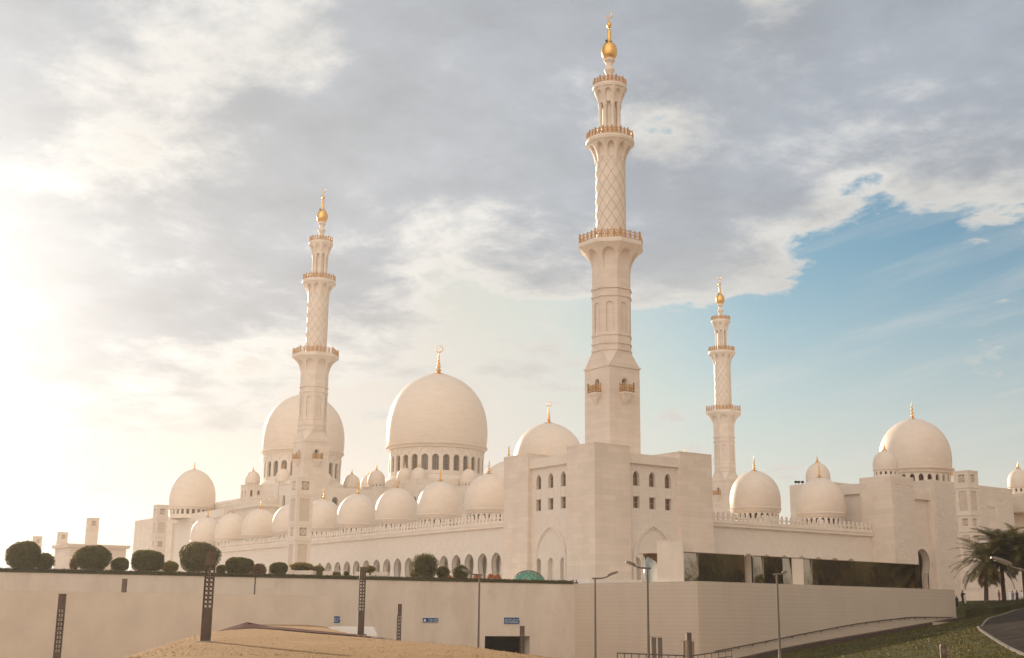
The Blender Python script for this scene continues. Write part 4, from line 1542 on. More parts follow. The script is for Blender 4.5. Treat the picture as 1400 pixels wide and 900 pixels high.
# domed porch of the courtyard, seen over the shoulder of the corner block
def court_porch():
    t = thing('domed_porch', 'plain white dome peeping out left of the corner block, gilded tip', 'building')
    D = 330; c = at(695.5, 640, D)
    r = 7.4; ztop = at(695.5, 630.5, D).z; zr = ztop - 10.6
    d = dome_mesh(r, ztop - zr, zr, 56)
    o = d.build('dome', M_dome, t, smooth=R(40), local=True); o.location = (c.x, c.y, 0)
    q = MB(); drum(q, (0, 0, 0), r * .92, zr - 3.6, zr, 24, .9, zr - 3, zr - .8, .5); q.build('drum', M_fine, o, local=True)
    g = MB(); g.lathe([(r * .75, zr - 3.6), (r * .75, zr)], 24); g.build('drum_glazing', M_amber, o, local=True)
    finial(at(695.5, 607, D).z - ztop, 1.7, o, (0, 0, ztop - .1)); fix_local(o)
    mb = MB(); mb.box(c.x - 9, c.y - 9, -.42, c.x + 9, c.y + 9, zr - 3.6); mb.build('wall', M_fine, t)
court_porch()

# ================================================================== obelisks with carved panels
def lattice_panel(mb, mp, u0, v0, u1, v1, w):
    """pierced roundel in a square frame"""
    cu, cv = (u0 + u1) / 2, (v0 + v1) / 2; hs = (u1 - u0) / 2
    for k in range(12):
        a = PI * 2 * k / 12
        mb.tube([mp(cu + hs * .18 * math.cos(a), cv + hs * .18 * math.sin(a), w), mp(cu + hs * .92 * math.cos(a + .5), cv + hs * .92 * math.sin(a + .5), w)], hs * .055, 4)
        mb.tube([mp(cu + hs * .18 * math.cos(a), cv + hs * .18 * math.sin(a), w), mp(cu + hs * .92 * math.cos(a - .5), cv + hs * .92 * math.sin(a - .5), w)], hs * .055, 4)
    for rr in (.42, .78):
        mb.tube([mp(cu + hs * rr * math.cos(PI * i / 10), cv + hs * rr * math.sin(PI * i / 10), w) for i in range(21)], hs * .06, 4, False)

def obelisk(label, loc, s, z0, stages, rot=0.0, name='obelisk'):
    """square tower of stacked stages: (z, half width factor, 'roundel' or 'panel')"""
    t = thing(name, label, 'tower', (loc[0], loc[1], 0), rot, 'stone towers with carved panels')
    body = MB()
    zs = [z0] + [q[0] for q in stages]
    for i, (zt, kf, kind) in enumerate(stages):
        zb = zs[i]; h = s * kf
        if i < len(stages) - 1:
            body.box(-h - .10, -h - .10, zt - .28, h + .10, h + .10, zt - .003)
        else:
            body.box(-h - .06, -h - .06, zt - .22, h + .06, h + .06, zt)
        for mp in (lambda u, v, w, h=h: (-h + w, -u, v), lambda u, v, w, h=h: (u, h - w, v), lambda u, v, w, h=h: (h - w, u, v), lambda u, v, w, h=h: (-u, -h + w, v)):
            sc = lambda u, v, w, mp=mp, h=h: mp(u * (h - w) / h, v, w)
            if kind == 'plain':
                body.wall(sc, [(-h, zb), (h, zb), (h, zt - .2), (-h, zt - .2)], [], 0, .3)
            else:
                if kind == 'roundel':
                    c = (zb + zt) / 2; q = h * .46
                    hole = [(-q, c - q), (q, c - q), (q, c + q), (-q, c + q)]
                else:
                    hole = [(-h * .62, zb + .5), (h * .62, zb + .5), (h * .62, zt - .8), (-h * .62, zt - .8)]
                body.wall(sc, [(-h, zb), (h, zb), (h, zt - .2), (-h, zt - .2)], [hole], 0, .3)
                if kind == 'roundel':
                    dk = MB(); dk.wall(mp, hole, [], .24, .30)
                    bo = dk.build('roundel', M_frame, t, local=True)
                    lat = MB(); lattice_panel(lat, mp, -q, c - q, q, c + q, .14)
                    lat.build('lattice', M_wall, bo, local=True)
                else:
                    pan = MB()
                    pan.wall(mp, hole, [], .10, .16)
                    fr = [(u * .86, (zb + zt) / 2 + (v - (zb + zt) / 2) * .95) for u, v in hole]
                    pan.wall(mp, hole, [fr], .05, .103)
                    pan.build('carved_panel', M_panel, t, local=True)
    body.build('tower_body', M_fine, t, local=True)
    return t

def stage_z(px, X, rows, axis):
    return [ (onx(px, r, X) if axis == 'x' else ony(px, r, X)).z for r in rows]
# one by the left arcade
D = 228.0
c = at(411, 700, D)
zz = [at(405, r, D - 1.5).z for r in (783, 738, 716.5, 675, 651)]
obelisk('pale carved tower standing alone before the left arcade', (c.x, c.y), 1.68, -1.75, [(zz[1], .96, 'panel'), (zz[2], .97, 'roundel'), (zz[3], 1.0, 'panel'), (zz[4], 1.03, 'roundel')])
D = 208.0
c = at(1325.5, 720, D)
zz = [at(1325, r, D - 1.5).z for r in (826, 803, 779, 725, 702, 663.5, 641)]
obelisk('carved tower beside the entrance, behind the palms', (c.x, c.y), 1.36, -2.9, [(zz[1], .98, 'plain'), (zz[2], .92, 'roundel'), (zz[3], .92, 'panel'), (zz[4], .94, 'roundel'), (zz[5], .98, 'panel'), (zz[6], 1.04, 'roundel')])
D = 262.0
c = at(217.5, 730, D)
zz = [at(217.5, r, D).z for r in (783, 756, 733, 709, 690)]
obelisk('hazy carved tower beside the domed block at far left', (c.x, c.y), 1.22, -1.75, [(zz[1], .97, 'panel'), (zz[2], .97, 'roundel'), (zz[3], 1.0, 'panel'), (zz[4], 1.03, 'roundel')])
for (pa, pb, top, bot, D, lab) in ((116.8, 134.2, 708, 723, 262, 'tallest of the three slim pillars behind the low pavilion'), (78.6, 93.2, 728, 741, 250, 'short pillar behind the pavilion roof, next to its corner'),
                                   (45.5, 58.5, 734, 748, 262, 'slim pillar left of the pavilion, beside a round shrub')):
    c = at((pa + pb) / 2, 730, D)
    s = (pb - pa) * D / FPX / 2 / 1.30
    obelisk(lab, (c.x, c.y), s, -1.75, [(at(100, bot, D).z, 1.0, 'plain'), (at(100, top, D).z, 1.0, 'roundel')])

def pavilion():
    t = thing('pavilion', 'low flat-roofed garden pavilion with arched openings at far left', 'building')
    D = 236.0
    c = at(94, 760, D)
    zt = at(94, 744, D).z
    L1 = (c - ony(74.5, 760, c.y)).length; L1 = abs(ony(74.5, 760, c.y).x - c.x)
    L2 = abs(onx(172, 760, c.x).y - c.y)
    my = map_yface(c.x, c.y); mx = map_xface(c.x, c.y)
    mb = MB()
    cs1 = [L1 * .30, L1 * .72]
    mb.wall(my, [(.7, -1.8), (L1, -1.8), (L1, zt - .5), (.7, zt - .5)], [arch_pts(q, -1.7, L1 * .26, 1.0, 2.6, 7) for q in cs1], 0, .7)
    mb.wall(mx, [(0, -1.8), (L2, -1.8), (L2, zt - .5), (0, zt - .5)], [arch_pts(L2 * .80, -1.7, 2.8, 1.0, 2.8, 7), arch_pts(L2 * .45, -1.7, 2.8, 1.0, 2.8, 7)], 0, .7)
    mb.wall(lambda u, v, w: my(u, v, w + L2 - .7), [(.7, -1.8), (L1, -1.8), (L1, zt - .5), (.7, zt - .5)], [arch_pts(q, -1.7, L1 * .26, 1.0, 2.6, 7) for q in cs1], 0, .7)
    mb.obox(my, .7, zt - 1.2, .7, L1, zt - .55, L2 - .7)
    mb.obox(my, L1 - .6, -1.8, .7, L1, zt - .56, L2 - .7)
    mb.build('wall', M_wall, t)
    mb = MB(); mb.box(c.x - .5, c.y - L2 - .5, zt - .5, c.x + L1 + .5, c.y + .5, zt - .12); mb.box(c.x - .65, c.y - L2 - .65, zt - .12, c.x + L1 + .65, c.y + .65, zt + .12)
    mb.build('roof', M_fine, t)
pavilion()

# ================================================================== garden wall, ramp wall, podium wall
class Line:
    """vertical plane through two ground points; u runs from the first to the second, w inwards (away from the viewer)"""
    def __init__(s, A, B):
        s.A = Vector((A[0], A[1], 0)); e = Vector((B[0] - A[0], B[1] - A[1], 0)); s.L = e.length; s.e = e.normalized()
        n = Vector((-s.e.y, s.e.x, 0))
        if n.dot(C0 - s.A) < 0: n = -n
        s.n = n
    def mp(s, u, v, w):
        p = s.A + s.e * u - s.n * w
        return (p.x, p.y, v)
    def hit(s, px, py):
        d = ray(px, py)
        t = (s.A - Vector((C0.x, C0.y, 0))).dot(s.n) / Vector((d.x, d.y, 0)).dot(s.n)
        P = C0 + d * t
        return (P - s.A).dot(s.e), P.z

GW = Line(LW0, LW2)
ZW = -1.6
def garden_wall():
    t = thing('garden_wall', 'long stained white wall crossing the picture, topped by a thin hedge', 'wall')
    u0, z1 = GW.hit(734, 870); u1, _ = GW.hit(663, 870)
    mb = MB()
    mb.wall(GW.mp, [(0, -12.4), (GW.L, -12.4), (GW.L, ZW), (0, ZW)], [[(u0, -12), (u1, -12), (u1, z1), (u0, z1)]], 0, .5)
    mb.obox(GW.mp, 0.0, ZW - 30, -.0, .01, ZW - 29.9, .01) if False else None
    mb.build('wall', M_plaster, t)
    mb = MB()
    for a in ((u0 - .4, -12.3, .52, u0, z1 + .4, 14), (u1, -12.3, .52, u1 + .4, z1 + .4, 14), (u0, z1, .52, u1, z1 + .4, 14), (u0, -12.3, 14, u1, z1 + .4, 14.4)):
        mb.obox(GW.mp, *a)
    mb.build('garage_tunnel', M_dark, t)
    mb = MB(); mb.obox(GW.mp, u0, -12, .004, u0 + .9, z1 - .004, 2.5)
    mb.build('garage_jamb', M_plaster, t)
    u, z = GW.hit(349, 790)
    mb = MB(); mb.obox(GW.mp, u - .07, -8, -.05, u + .07, ZW, .02)
    mb.build('joint_strip', M_pole, t)
    u, _ = GW.hit(790, 800)
    return t
garden_wall()

RW = Line((at(458, 815, 118).x, at(458, 815, 118).y), (at(-170, 803, 90).x, at(-170, 803, 90).y))
def ramp_wall():
    z = at(458, 815, 118).z
    t = thing('ramp_wall', 'smooth lower white wall in front of the garden wall, ending behind the sand', 'wall')
    mb = MB(); mb.wall(RW.mp, [(0, -12), (RW.L, -12), (RW.L, z - .1), (0, z)], [], 0, .45)
    mb.build('wall', M_cream, t)
ramp_wall()

PK = (-59.42, 37.35); PE = (-56.33, -11.26)
MW = Line((LW0[0], 37.35), PK)
SW = Line((PK[0], PK[1] - .6), PE)
def podium_wall():
    t = thing('podium_wall', 'big smooth cream wall with a sharp corner under the glass pavilion', 'wall')
    holes = []
    dr = []
    for a, b, y in ((888, 905.5, 870), (931, 949, 875)):
        ua, z = MW.hit(a, y); ub, _ = MW.hit(b, y)
        holes.append([(min(ua, ub), -11.5), (max(ua, ub), -11.5), (max(ua, ub), z), (min(ua, ub), z)])
        dr.append((min(ua, ub), max(ua, ub), z))
    mb = MB()
    mb.wall(MW.mp, [(0, -12.4), (MW.L, -12.4), (MW.L, ZW), (0, ZW)], holes, 0, .6)
    mb.build('wall', M_podium, t)
    mb = MB()
    mb.obox(SW.mp, 0, -12.4, 0, SW.L, ZW, .6)
    mb.build('wall', M_podium, t)
    EW = Line(PE, (PE[0] + 40, PE[1] - 1.0))
    mb = MB(); mb.wall(lambda u, v, w: (PE[0] + u, PE[1] - .002 + w * .6 / .6, v), [(.61, -12.4), (38, -12.4), (38, ZW), (.61, ZW)], [], 0, .6)
    mb.build('wall', M_podium, t)
    for i, (ua, ub, z) in enumerate(dr):
        mb = MB()
        mb.wall(MW.mp, [(ua, -11.5), (ub, -11.5), (ub, z), (ua, z)], [[(ua + .12, -11.4), (ub - .12, -11.4), (ub - .12, z - .12), (ua + .12, z - .12)]], .10, .3)
        mb.obox(MW.mp, (ua + ub) / 2 - .07, -11.5, .12, (ua + ub) / 2 + .07, z - .1, .28)
        o = mb.build('louvre_door' if i == 0 else 'service_door', M_cream, t)
        mb = MB()
        k = 0
        zz = -11.4
        while zz < z - .2:
            mb.obox(MW.mp, ua + .1, zz, .2, ub - .1, zz + .09, .26); zz += .16
        mb.obox(MW.mp, ua + .05, -11.5, .27, ub - .05, z - .05, .32)
        mb.build('louvres', M_lamphead if i == 0 else M_frame, o)
    return t
podium_wall()

def glass_pavilion():
    t = thing('glass_pavilion', 'low dark mirrored glass pavilion standing on the cream podium wall', 'building')
    G0 = ony(932, 754, 36.75)
    GL = Line((G0.x, 36.75), (G0.x + PE[0] - PK[0], PE[1]))
    ztop = G0.z
    cuts = [932, 955, 1018, None, 1031, 1044, 1070, 1083, 1098, 1110, 1140, 1172, 1205, 1232, 1257]
    us = [None if c is None else GL.hit(c, 770)[0] for c in cuts]
    rr = random.Random(5)
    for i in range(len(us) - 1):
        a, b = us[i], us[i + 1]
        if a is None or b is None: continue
        pale = cuts[i] == 1083  # this pane is cream: bright reflection painted into its colour, not mirrored
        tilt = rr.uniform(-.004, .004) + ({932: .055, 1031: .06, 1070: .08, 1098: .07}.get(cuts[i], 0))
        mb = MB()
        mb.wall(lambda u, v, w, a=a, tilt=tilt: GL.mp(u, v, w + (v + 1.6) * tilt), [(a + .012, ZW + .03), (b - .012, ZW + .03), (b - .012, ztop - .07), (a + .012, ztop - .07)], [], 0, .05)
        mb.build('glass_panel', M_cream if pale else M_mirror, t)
    for ua, ub, dp in ((us[0] + .4, us[1], 3.0), (us[1] + .01, us[2], .55), (us[4], us[6], .55), (us[6] + .01, us[-1], 4.0)):
        mb = MB()
        mb.obox(GL.mp, ua, ztop - .07, -.04, ub, ztop, dp)
        mb.build('roof', M_frame, t)
        mb = MB(); mb.obox(GL.mp, ua + .01, ZW - .1, .3, ub - .01, ztop - .08, dp - .1)
        mb.build('interior_wall', M_dark, t)
    for i, c in enumerate(cuts):
        if c is not None:
            b = MB(); b.obox(GL.mp, us[i] - .03, ZW, .052, us[i] + .03, ztop - .08, .14)
            b.build('mullion', M_frame, t)
glass_pavilion()

def plant_room():
    t = thing('plant_room', 'plain cream box at the left end of the glass pavilion', 'building')
    P = ony(933, 738, 36.95); Q = ony(898, 739, 36.95)
    mb = MB(); mb.box(P.x, 36.80, ZW - .1, Q.x, 36.95, P.z); mb.box(P.x + 4.2, 31.5, ZW - .1, Q.x, 36.80, P.z - .004)
    mb.build('wall', M_cream, t)
    mb = MB(); mb.box(P.x - .04, 36.76, P.z, Q.x + .04, 36.99, P.z + .09)
    mb.build('coping', M_cream, t)
    t2 = thing('glass_screen', 'small bowed glass screen left of the cream box', 'glass screen')
    A = ony(899, 757, 34.0); B = ony(878, 757, 34.0)
    vs, n = [], 10
    for i in range(n):
        x0, x1 = A.x + (B.x - A.x) * i / n, A.x + (B.x - A.x) * (i + 1) / n
        y0, y1 = 34 + .5 * math.sin(PI * i / n), 34 + .5 * math.sin(PI * (i + 1) / n)
        vs.append((x0, y0)); 
    vs.append((B.x, 34.0))
    mb = MB()
    mb.add([(x, y, ZW) for x, y in vs] + [(x, y, A.z) for x, y in vs] + [(x, y - .06, ZW) for x, y in vs] + [(x, y - .06, A.z) for x, y in vs],
           [(i, i + 1, i + 1 + n + 1, i + n + 1) for i in range(n)] + [(2 * (n + 1) + i, 3 * (n + 1) + i, 3 * (n + 1) + i + 1, 2 * (n + 1) + i + 1) for i in range(n)] +
           [(n + 1 + i, n + 1 + i + 1, 3 * (n + 1) + i + 1, 3 * (n + 1) + i) for i in range(n)])
    mb.build('glass_panel', M_mirror, t2, smooth=PI)
    b = MB(); b.box(A.x, 33.7, A.z, B.x, 34.6, A.z + .07); b.build('cap', M_frame, t2)
plant_room()

# walkway slab and edge at the end of the podium wall, handrail along it
def walkway():
    P = at(1303, 851, 158)
    a, b = at(1333, 851, 158), at(1331, 846, 163)
    zt = -5.72
    q0 = (PE[0] - 1.2, PE[1] + 1.5); q1 = (PE[0] - 1.1, PE[1] - 2.5)
    prism('walkway', [(PE[0] - 1.6, PE[1] + 6), (PE[0] - 1.4, PE[1] - 5.5), (PE[0] + 6, PE[1] - 5.5), (PE[0] + 6, PE[1] - .05), (PE[0] - .02, PE[1] - .05), (PE[0] - .02, PE[1] + 6)], -7.2, zt, M_paving)
    # dark upstand at the wall's foot, following the slope of the lawn
    mb = MB(); n = 40
    vs = []
    for i in range(n + 1):
        u = SW.L * i / n
        yy = lerp(905, 853, 0)  # placeholder for slope
        P0 = SW.mp(u, 0, -.04); P1 = SW.mp(u, 0, -.34)
        z = hz(P1[0], P1[1])
        vs += [(P0[0], P0[1], z + .62), (P1[0], P1[1], z + .55), (P1[0], P1[1], z - .5), (P0[0], P0[1], z - .5)]
    fs = [(i * 4 + j, i * 4 + (j + 1) % 4, i * 4 + 4 + (j + 1) % 4, i * 4 + 4 + j) for i in range(n) for j in range(4)]
    mb.add(vs, fs)
    tag(mb.build('upstand', M_bronze), kind='structure')
    # handrail
    t = thing('handrail', 'thin brown handrail climbing along the cream podium wall', 'handrail')
    pts = []
    for px, py in ((976, 890.5), (1040, 878), (1100, 866), (1170, 853), (1225, 846), (1250, 844), (1300, 844.5)):
        u, z = SW.hit(px, py); pts.append(SW.mp(u, z, -.22))
    pp = [tuple(p) for p in polyline(pts, 60)]
    mb = MB(); mb.tube(pp, .065, 6); mb.build('rail', M_bronze, t, smooth=PI)
    for i in range(2, 60, 3):
        p = pp[i]
        mb = MB(); mb.tube([(p[0], p[1], p[2]), (p[0], p[1], p[2] - .18), (p[0] + .24, p[1], p[2] - .18)], .035, 5)
        mb.build('bracket', M_bronze, t)
walkway()

def railing():
    t = thing('metal_railing', 'low brown metal railing before the corner of the podium wall', 'railing')
    D = 112
    A, B, Cc = at(844, 893, D), at(944, 897, D - 3), at(1000, 889, D + 3)
    hgt = 1.15
    for i, (P, Q, n) in enumerate(((A, B, 10), (B, Cc, 6))):
        m_ = MB()
        m_.tube([P, Q], .06, 6); m_.tube([P - Vector((0, 0, .55)), Q - Vector((0, 0, .55))], .04, 6)
        m_.build('rail', M_bronze, t, smooth=PI)
        for j in range(n + (1 if i else 0)):
            X = P.lerp(Q, j / n)
            m_ = MB(); m_.tube([X + Vector((0, 0, .02)), (X.x, X.y, min(hz(X.x, X.y) - .1, X.z - hgt))], .05, 6)
            m_.build('post', M_bronze, t, smooth=PI)
railing()

# ================================================================== planting on the wall
def leaves(n, pos, size, rnd, flat=0.0, ratio=.55):
    """n small leaf-shaped faces; pos() gives (point, outward direction)"""
    vs, fs = [], []
    for i in range(n):
        p, o = pos()
        d = Vector((rnd.gauss(0, 1), rnd.gauss(0, 1), rnd.gauss(0, 1))).normalized()
        nn = (o * .9 + d * .9).normalized()
        a = nn.cross(Vector((rnd.gauss(0, 1), rnd.gauss(0, 1), rnd.gauss(0, 1)))).normalized()
        b = nn.cross(a)
        s = size * rnd.uniform(.6, 1.35)
        k = len(vs)
        vs += [p - a * s * .5, p + b * s * ratio * .5, p + a * s * .5, p - b * s * ratio * .5]
        fs.append((k, k + 1, k + 2, k + 3))
    return vs, fs

def shrub(name, label, loc, rx, rz, mat, seed, n=2600, leaf=.17, squash=1.0, group=None, loose=.06, square=2.2, cat='shrub', core=.86):
    rnd = random.Random(seed)
    t = thing(name, label, cat, loc, 0, group)
    ph = [rnd.uniform(0, 6.28) for _ in range(6)]
    def rad(dv):
        q = 1 + .06 * math.sin(3 * dv.x + ph[0]) + .05 * math.sin(4 * dv.y + ph[1]) + .035 * math.sin(5 * dv.z + ph[2]) + .03 * math.sin(9 * dv.x + 7 * dv.y + ph[3]) + .022 * math.sin(17 * dv.z + 13 * dv.x + ph[4])
        return q
    def surf(dv, k):
        e = square
        s = (abs(dv.x) ** e + abs(dv.y) ** e + abs(dv.z) ** e) ** (-1 / e)
        r = rad(dv) * k * s
        return Vector((dv.x * r * rx, dv.y * r * rx, rz + dv.z * r * rz))
    def pos():
        while True:
            dv = Vector((rnd.gauss(0, 1), rnd.gauss(0, 1), rnd.gauss(0, 1))).normalized()
            if dv.z > -.92: break
        k = 1 + rnd.gauss(0, loose) if rnd.random() < .75 else rnd.uniform(.72, 1.0)
        return surf(dv, k), dv
    mb = MB()
    vs, fs = leaves(n, pos, leaf, rnd)
    mb.add(vs, fs)
    # twiggy inside, so that gaps look dark
    inner = []
    nu, nv = 18, 12
    for j in range(nv + 1):
        for i in range(nu):
            th = PI * j / nv; f = 2 * PI * i / nu
            inner.append(surf(Vector((math.sin(th) * math.cos(f), math.sin(th) * math.sin(f), math.cos(th))), core * rnd.uniform(.97, 1.03)))
    mb.add(inner, [(j * nu + i, (j + 1) * nu + i, (j + 1) * nu + (i + 1) % nu, j * nu + (i + 1) % nu) for j in range(nv) for i in range(nu)])
    mb.build('crown', mat, t, recalc=False, local=True)
    k = MB(); k.tube([(0, 0, -.3), (0.03, 0, rz * .4), (0.0, .04, rz * 1.0)], [.11, .09, .05], 7)
    k.build('stem', M_twig, t, local=True, smooth=PI)
    return t

def wall_depth(px):
    u, z = GW.hit(px, 790); P = GW.mp(u, 0, 0); return depth((P[0], P[1], -2))
SH = [  # px centre, top, base, half width, kind, label
    (31, 741, 779, 21.5, 'g', 'round clipped shrub at the far left end of the wall hedge'),
    (60, 757, 779, 12, 'l', 'loose yellow-green bush tucked right of the leftmost round shrub'),
    (126, 746, 780, 22, 'g', 'round clipped shrub before the low pavilion'),
    (164, 763, 781, 11.5, 'g', 'small dark round bush right of the pavilion shrub'),
    (201.5, 752, 782, 21, 'g', 'flattened round clipped shrub under the domed end block'),
    (232, 768, 783, 11, 'y', 'low boxy yellow-green bush between two round shrubs'),
    (271, 739.5, 784, 26, 'g', 'largest round clipped shrub, behind the tall bronze light column'),
    (302, 773, 785, 6, 'y', 'tiny bush at the right foot of the largest shrub'),
    (327, 762, 785, 17.5, 'g', 'neat half-round clipped shrub right of the largest one'),
    (353, 772, 786, 9.5, 'r', 'small reddish brown bush beside the half-round shrub'),
    (381, 769, 786, 12.5, 'g', 'small clipped shrub left of the carved tower foot'),
    (412, 769.5, 781, 14.5, 'y', 'flat-topped yellow-green bush in the planter under the carved tower'),
    (433.5, 774, 788, 8.5, 'y', 'bright yellow bush right of the tower planter'),
    (460, 782.3, 788, 5, 'y', 'tiny yellow clump before the leftmost arches'),
    (473.5, 782, 788, 3.5, 'g', 'tiny dark bush under the arcade'),
    (506, 774, 783, 7, 'y', 'spiky green plant in the long planter'),
    (580.5, 757, 791, 16.5, 'l', 'tall uneven dark tree-like shrub before the arches'),
    (568, 779, 791, 6.5, 'g', 'small dark bush at the left foot of the tall uneven shrub'),
    (605, 774.5, 791, 9, 'l', 'medium loose bush right of the tall uneven shrub'),
    (588, 787.5, 791.5, 4, 'y', 'tiny pale bush before the tall uneven shrub'),
    (629, 773.5, 793, 10.5, 'l', 'dark rounded bush left of the street lamp by the arches'),
    (101, 762, 780, 5, 'r', 'thin bare-looking shrub at the pavilion corner'),
]
for i, (px, ty, by, hw, kind, lab) in enumerate(SH):
    D = wall_depth(px) + 2.8 + (4 if kind in 'yr' and hw > 8 else 0) + (1.5 if hw < 7 else 0)
    P = at(px, by, D); T = at(px, ty, D)
    base = min(P.z, ZW + .1)
    zb = -1.72 if by > 784 or hw > 9 else P.z
    zb = min(zb, P.z) if by < 784 and kind == 'y' else zb
    rz = (T.z - P.z) / 2
    sc = D / FPX
    zc = P.z
    mat = {'g': M_leaf, 'l': M_leaf, 'y': M_leafy, 'r': M_leafr}[kind]
    nm = {'g': 'clipped_shrub', 'l': 'bush', 'y': 'bush', 'r': 'bush'}[kind]
    shrub(nm, lab, (P.x, P.y, zc), hw * sc, rz, mat, 100 + i, n=int(900 + 5200 * min(1, hw / 20)), leaf=.17 if hw > 9 else .14, loose=.028 if kind == 'g' else .09, core=.93 if kind == 'g' else .84, square=2.12 if kind == 'g' else 2.0, group='shrubs along the garden wall')

def hedge_along(name, label, pts, w, h, mat, seed, dens=55, leaf=.13):
    """low clipped hedge: pts are base points of its centre line"""
    rnd = random.Random(seed)
    mb = MB()
    P = [Vector(p) for p in pts]
    for A, B in zip(P[:-1], P[1:]):
        e = (B - A); L = e.length; e.normalize(); s = Vector((-e.y, e.x, 0)).normalized()
        k = .90
        c = [A - s * w / 2 * k, A + s * w / 2 * k, B + s * w / 2 * k, B - s * w / 2 * k]
        up = Vector((0, 0, h * k))
        mb.add(c + [q + up for q in c], [(0, 3, 2, 1), (4, 5, 6, 7), (0, 1, 5, 4), (1, 2, 6, 5), (2, 3, 7, 6), (3, 0, 4, 7)])
        def pos():
            u = rnd.uniform(0, L); per = rnd.uniform(0, 2 * h + w)
            if per < h: q, o = Vector((-w / 2, per)), -s
            elif per < h + w: q, o = Vector((per - h - w / 2, h)), Vector((0, 0, 1))
            else: q, o = Vector((w / 2, per - h - w)), s
            j = 1 + rnd.gauss(0, .06)
            return A + e * u + s * q.x * j + Vector((0, 0, q.y * j)), o
        vs, fs = leaves(int(L * (2 * h + w) * dens), pos, leaf, rnd)
        mb.add(vs, fs)
    o = mb.build(name, mat, recalc=False)
    return tag(o, label, 'hedge')
A = GW.mp(.3, ZW - .06, .25); B = GW.mp(GW.L - 2, ZW - .06, .25)
hedge_along('wall_hedge', 'thin dark green hedge strip along the top of the garden wall', [Vector(A).lerp(Vector(B), i / 12) for i in range(13)], .75, .40, M_hedge, 3, 42, .15)

# planters
def planter(label, pa, pb, top, bot, off):
    D0 = wall_depth((pa + pb) / 2) + off
    A, B = at(pa, bot, D0), at(pb, bot, D0)
    zt = at((pa + pb) / 2, top, D0).z
    L = Line((A.x, A.y), (B.x, B.y))
    t = thing('planter', label, 'planter', (A.x, A.y, -1.75), 0, 'stone planters')
    mb = MB(); mb.wall(lambda u, v, w: L.mp(u, w, v), [(0, 0), (L.L, 0), (L.L, 2.2), (0, 2.2)], [[(.2, .2), (L.L - .2, .2), (L.L - .2, 2), (.2, 2)]], -1.8, zt)
    mb.build('box', M_fine, t)
    mb = MB(); mb.obox(L.mp, .2, -1.8, .2, L.L - .2, zt - .1, 2.0); mb.build('soil', M_twig, t)
planter('wide stone planter under the carved tower', 393, 428, 780, 788, 4.5)
planter('short stone planter left of the bronze light column', 441, 456, 781, 789, 4.5)
planter('long stone planter right of the bronze light column', 485, 529, 782, 790, 4.5)

# flower tubs by the last arches
def flowers(label, px, py, hw, hh, seed):
    D = wall_depth(px) + 5
    P = at(px, py + hh, D); s = D / FPX
    rnd = random.Random(seed)
    t = thing('flower_tub', label, 'flowers', (P.x, P.y, P.z), 0, 'orange flower tubs by the arcade')
    mb = MB(); r = hw * s
    mb.lathe([(r * .7, -.9), (r * .75, -.8), (r * .9, -.05), (r * .98, 0), (r * .8, .02)], 18); mb.build('tub', M_conc, t, local=True, smooth=R(40))
    def pos():
        d = Vector((rnd.gauss(0, 1), rnd.gauss(0, 1), abs(rnd.gauss(0, 1)))).normalized()
        return Vector((d.x * r, d.y * r, d.z * hh * 2 * s)) * rnd.uniform(.6, 1.05), d
    mb = MB(); mb.add(*leaves(420, pos, .17, rnd)); mb.build('blossom', M_terra, t, recalc=False, local=True)
flowers('single orange flower tub right of the lamp head', 652.5, 788.5, 6, 3.2, 1)
flowers('left of the paired orange flower tubs under the last arch', 671, 788, 5.5, 3.2, 2)
flowers('right of the paired orange flower tubs beside the corner block', 680.5, 788.5, 4.8, 3.0, 3)
flowers('small orange flower tub between two dark bushes', 614.5, 789.5, 4, 2.6, 4)

# green glass skylights
def skylight(label, px, ty, by, hw, D):
    P = at(px, by, D); s = D / FPX
    r = hw * s; h = (at(px, ty, D).z - P.z) + .35
    t = thing('glass_skylight', label, 'skylight', (P.x, P.y, P.z - .35), 0, 'green glass skylights')
    pr = [(r * math.cos(a), h * math.sin(a)) for a in [PI / 2 * i / 10 for i in range(10)]] + [(.02, h)]
    mb = MB(); mb.lathe(pr, 28); mb.build('glass', M_green, t, local=True, smooth=R(30))
    rb = MB()
    for sg in (1, -1):
        for k in range(16):
            rb.tube([(r * 1.005 * math.cos(f) * math.cos(2 * PI * k / 16 + sg * f * .8), r * 1.005 * math.cos(f) * math.sin(2 * PI * k / 16 + sg * f * .8), h * 1.005 * math.sin(f)) for f in [PI / 2 * i / 10 * .97 for i in range(11)]], .05, 4)
    rb.build('glazing_bars', M_pole, t, local=True)
    b = MB(); b.lathe([(r * 1.05, -1.2), (r * 1.05, .05), (r * .98, .08)], 28); b.build('base_ring', M_conc, t, local=True, smooth=R(40))
skylight('large green glass dome with diamond bars before the corner block', 722.5, 780, 797.5, 24, 176)
skylight('flat second green glass dome peeping over the hedge end', 769.5, 793.3, 799, 11, 171)

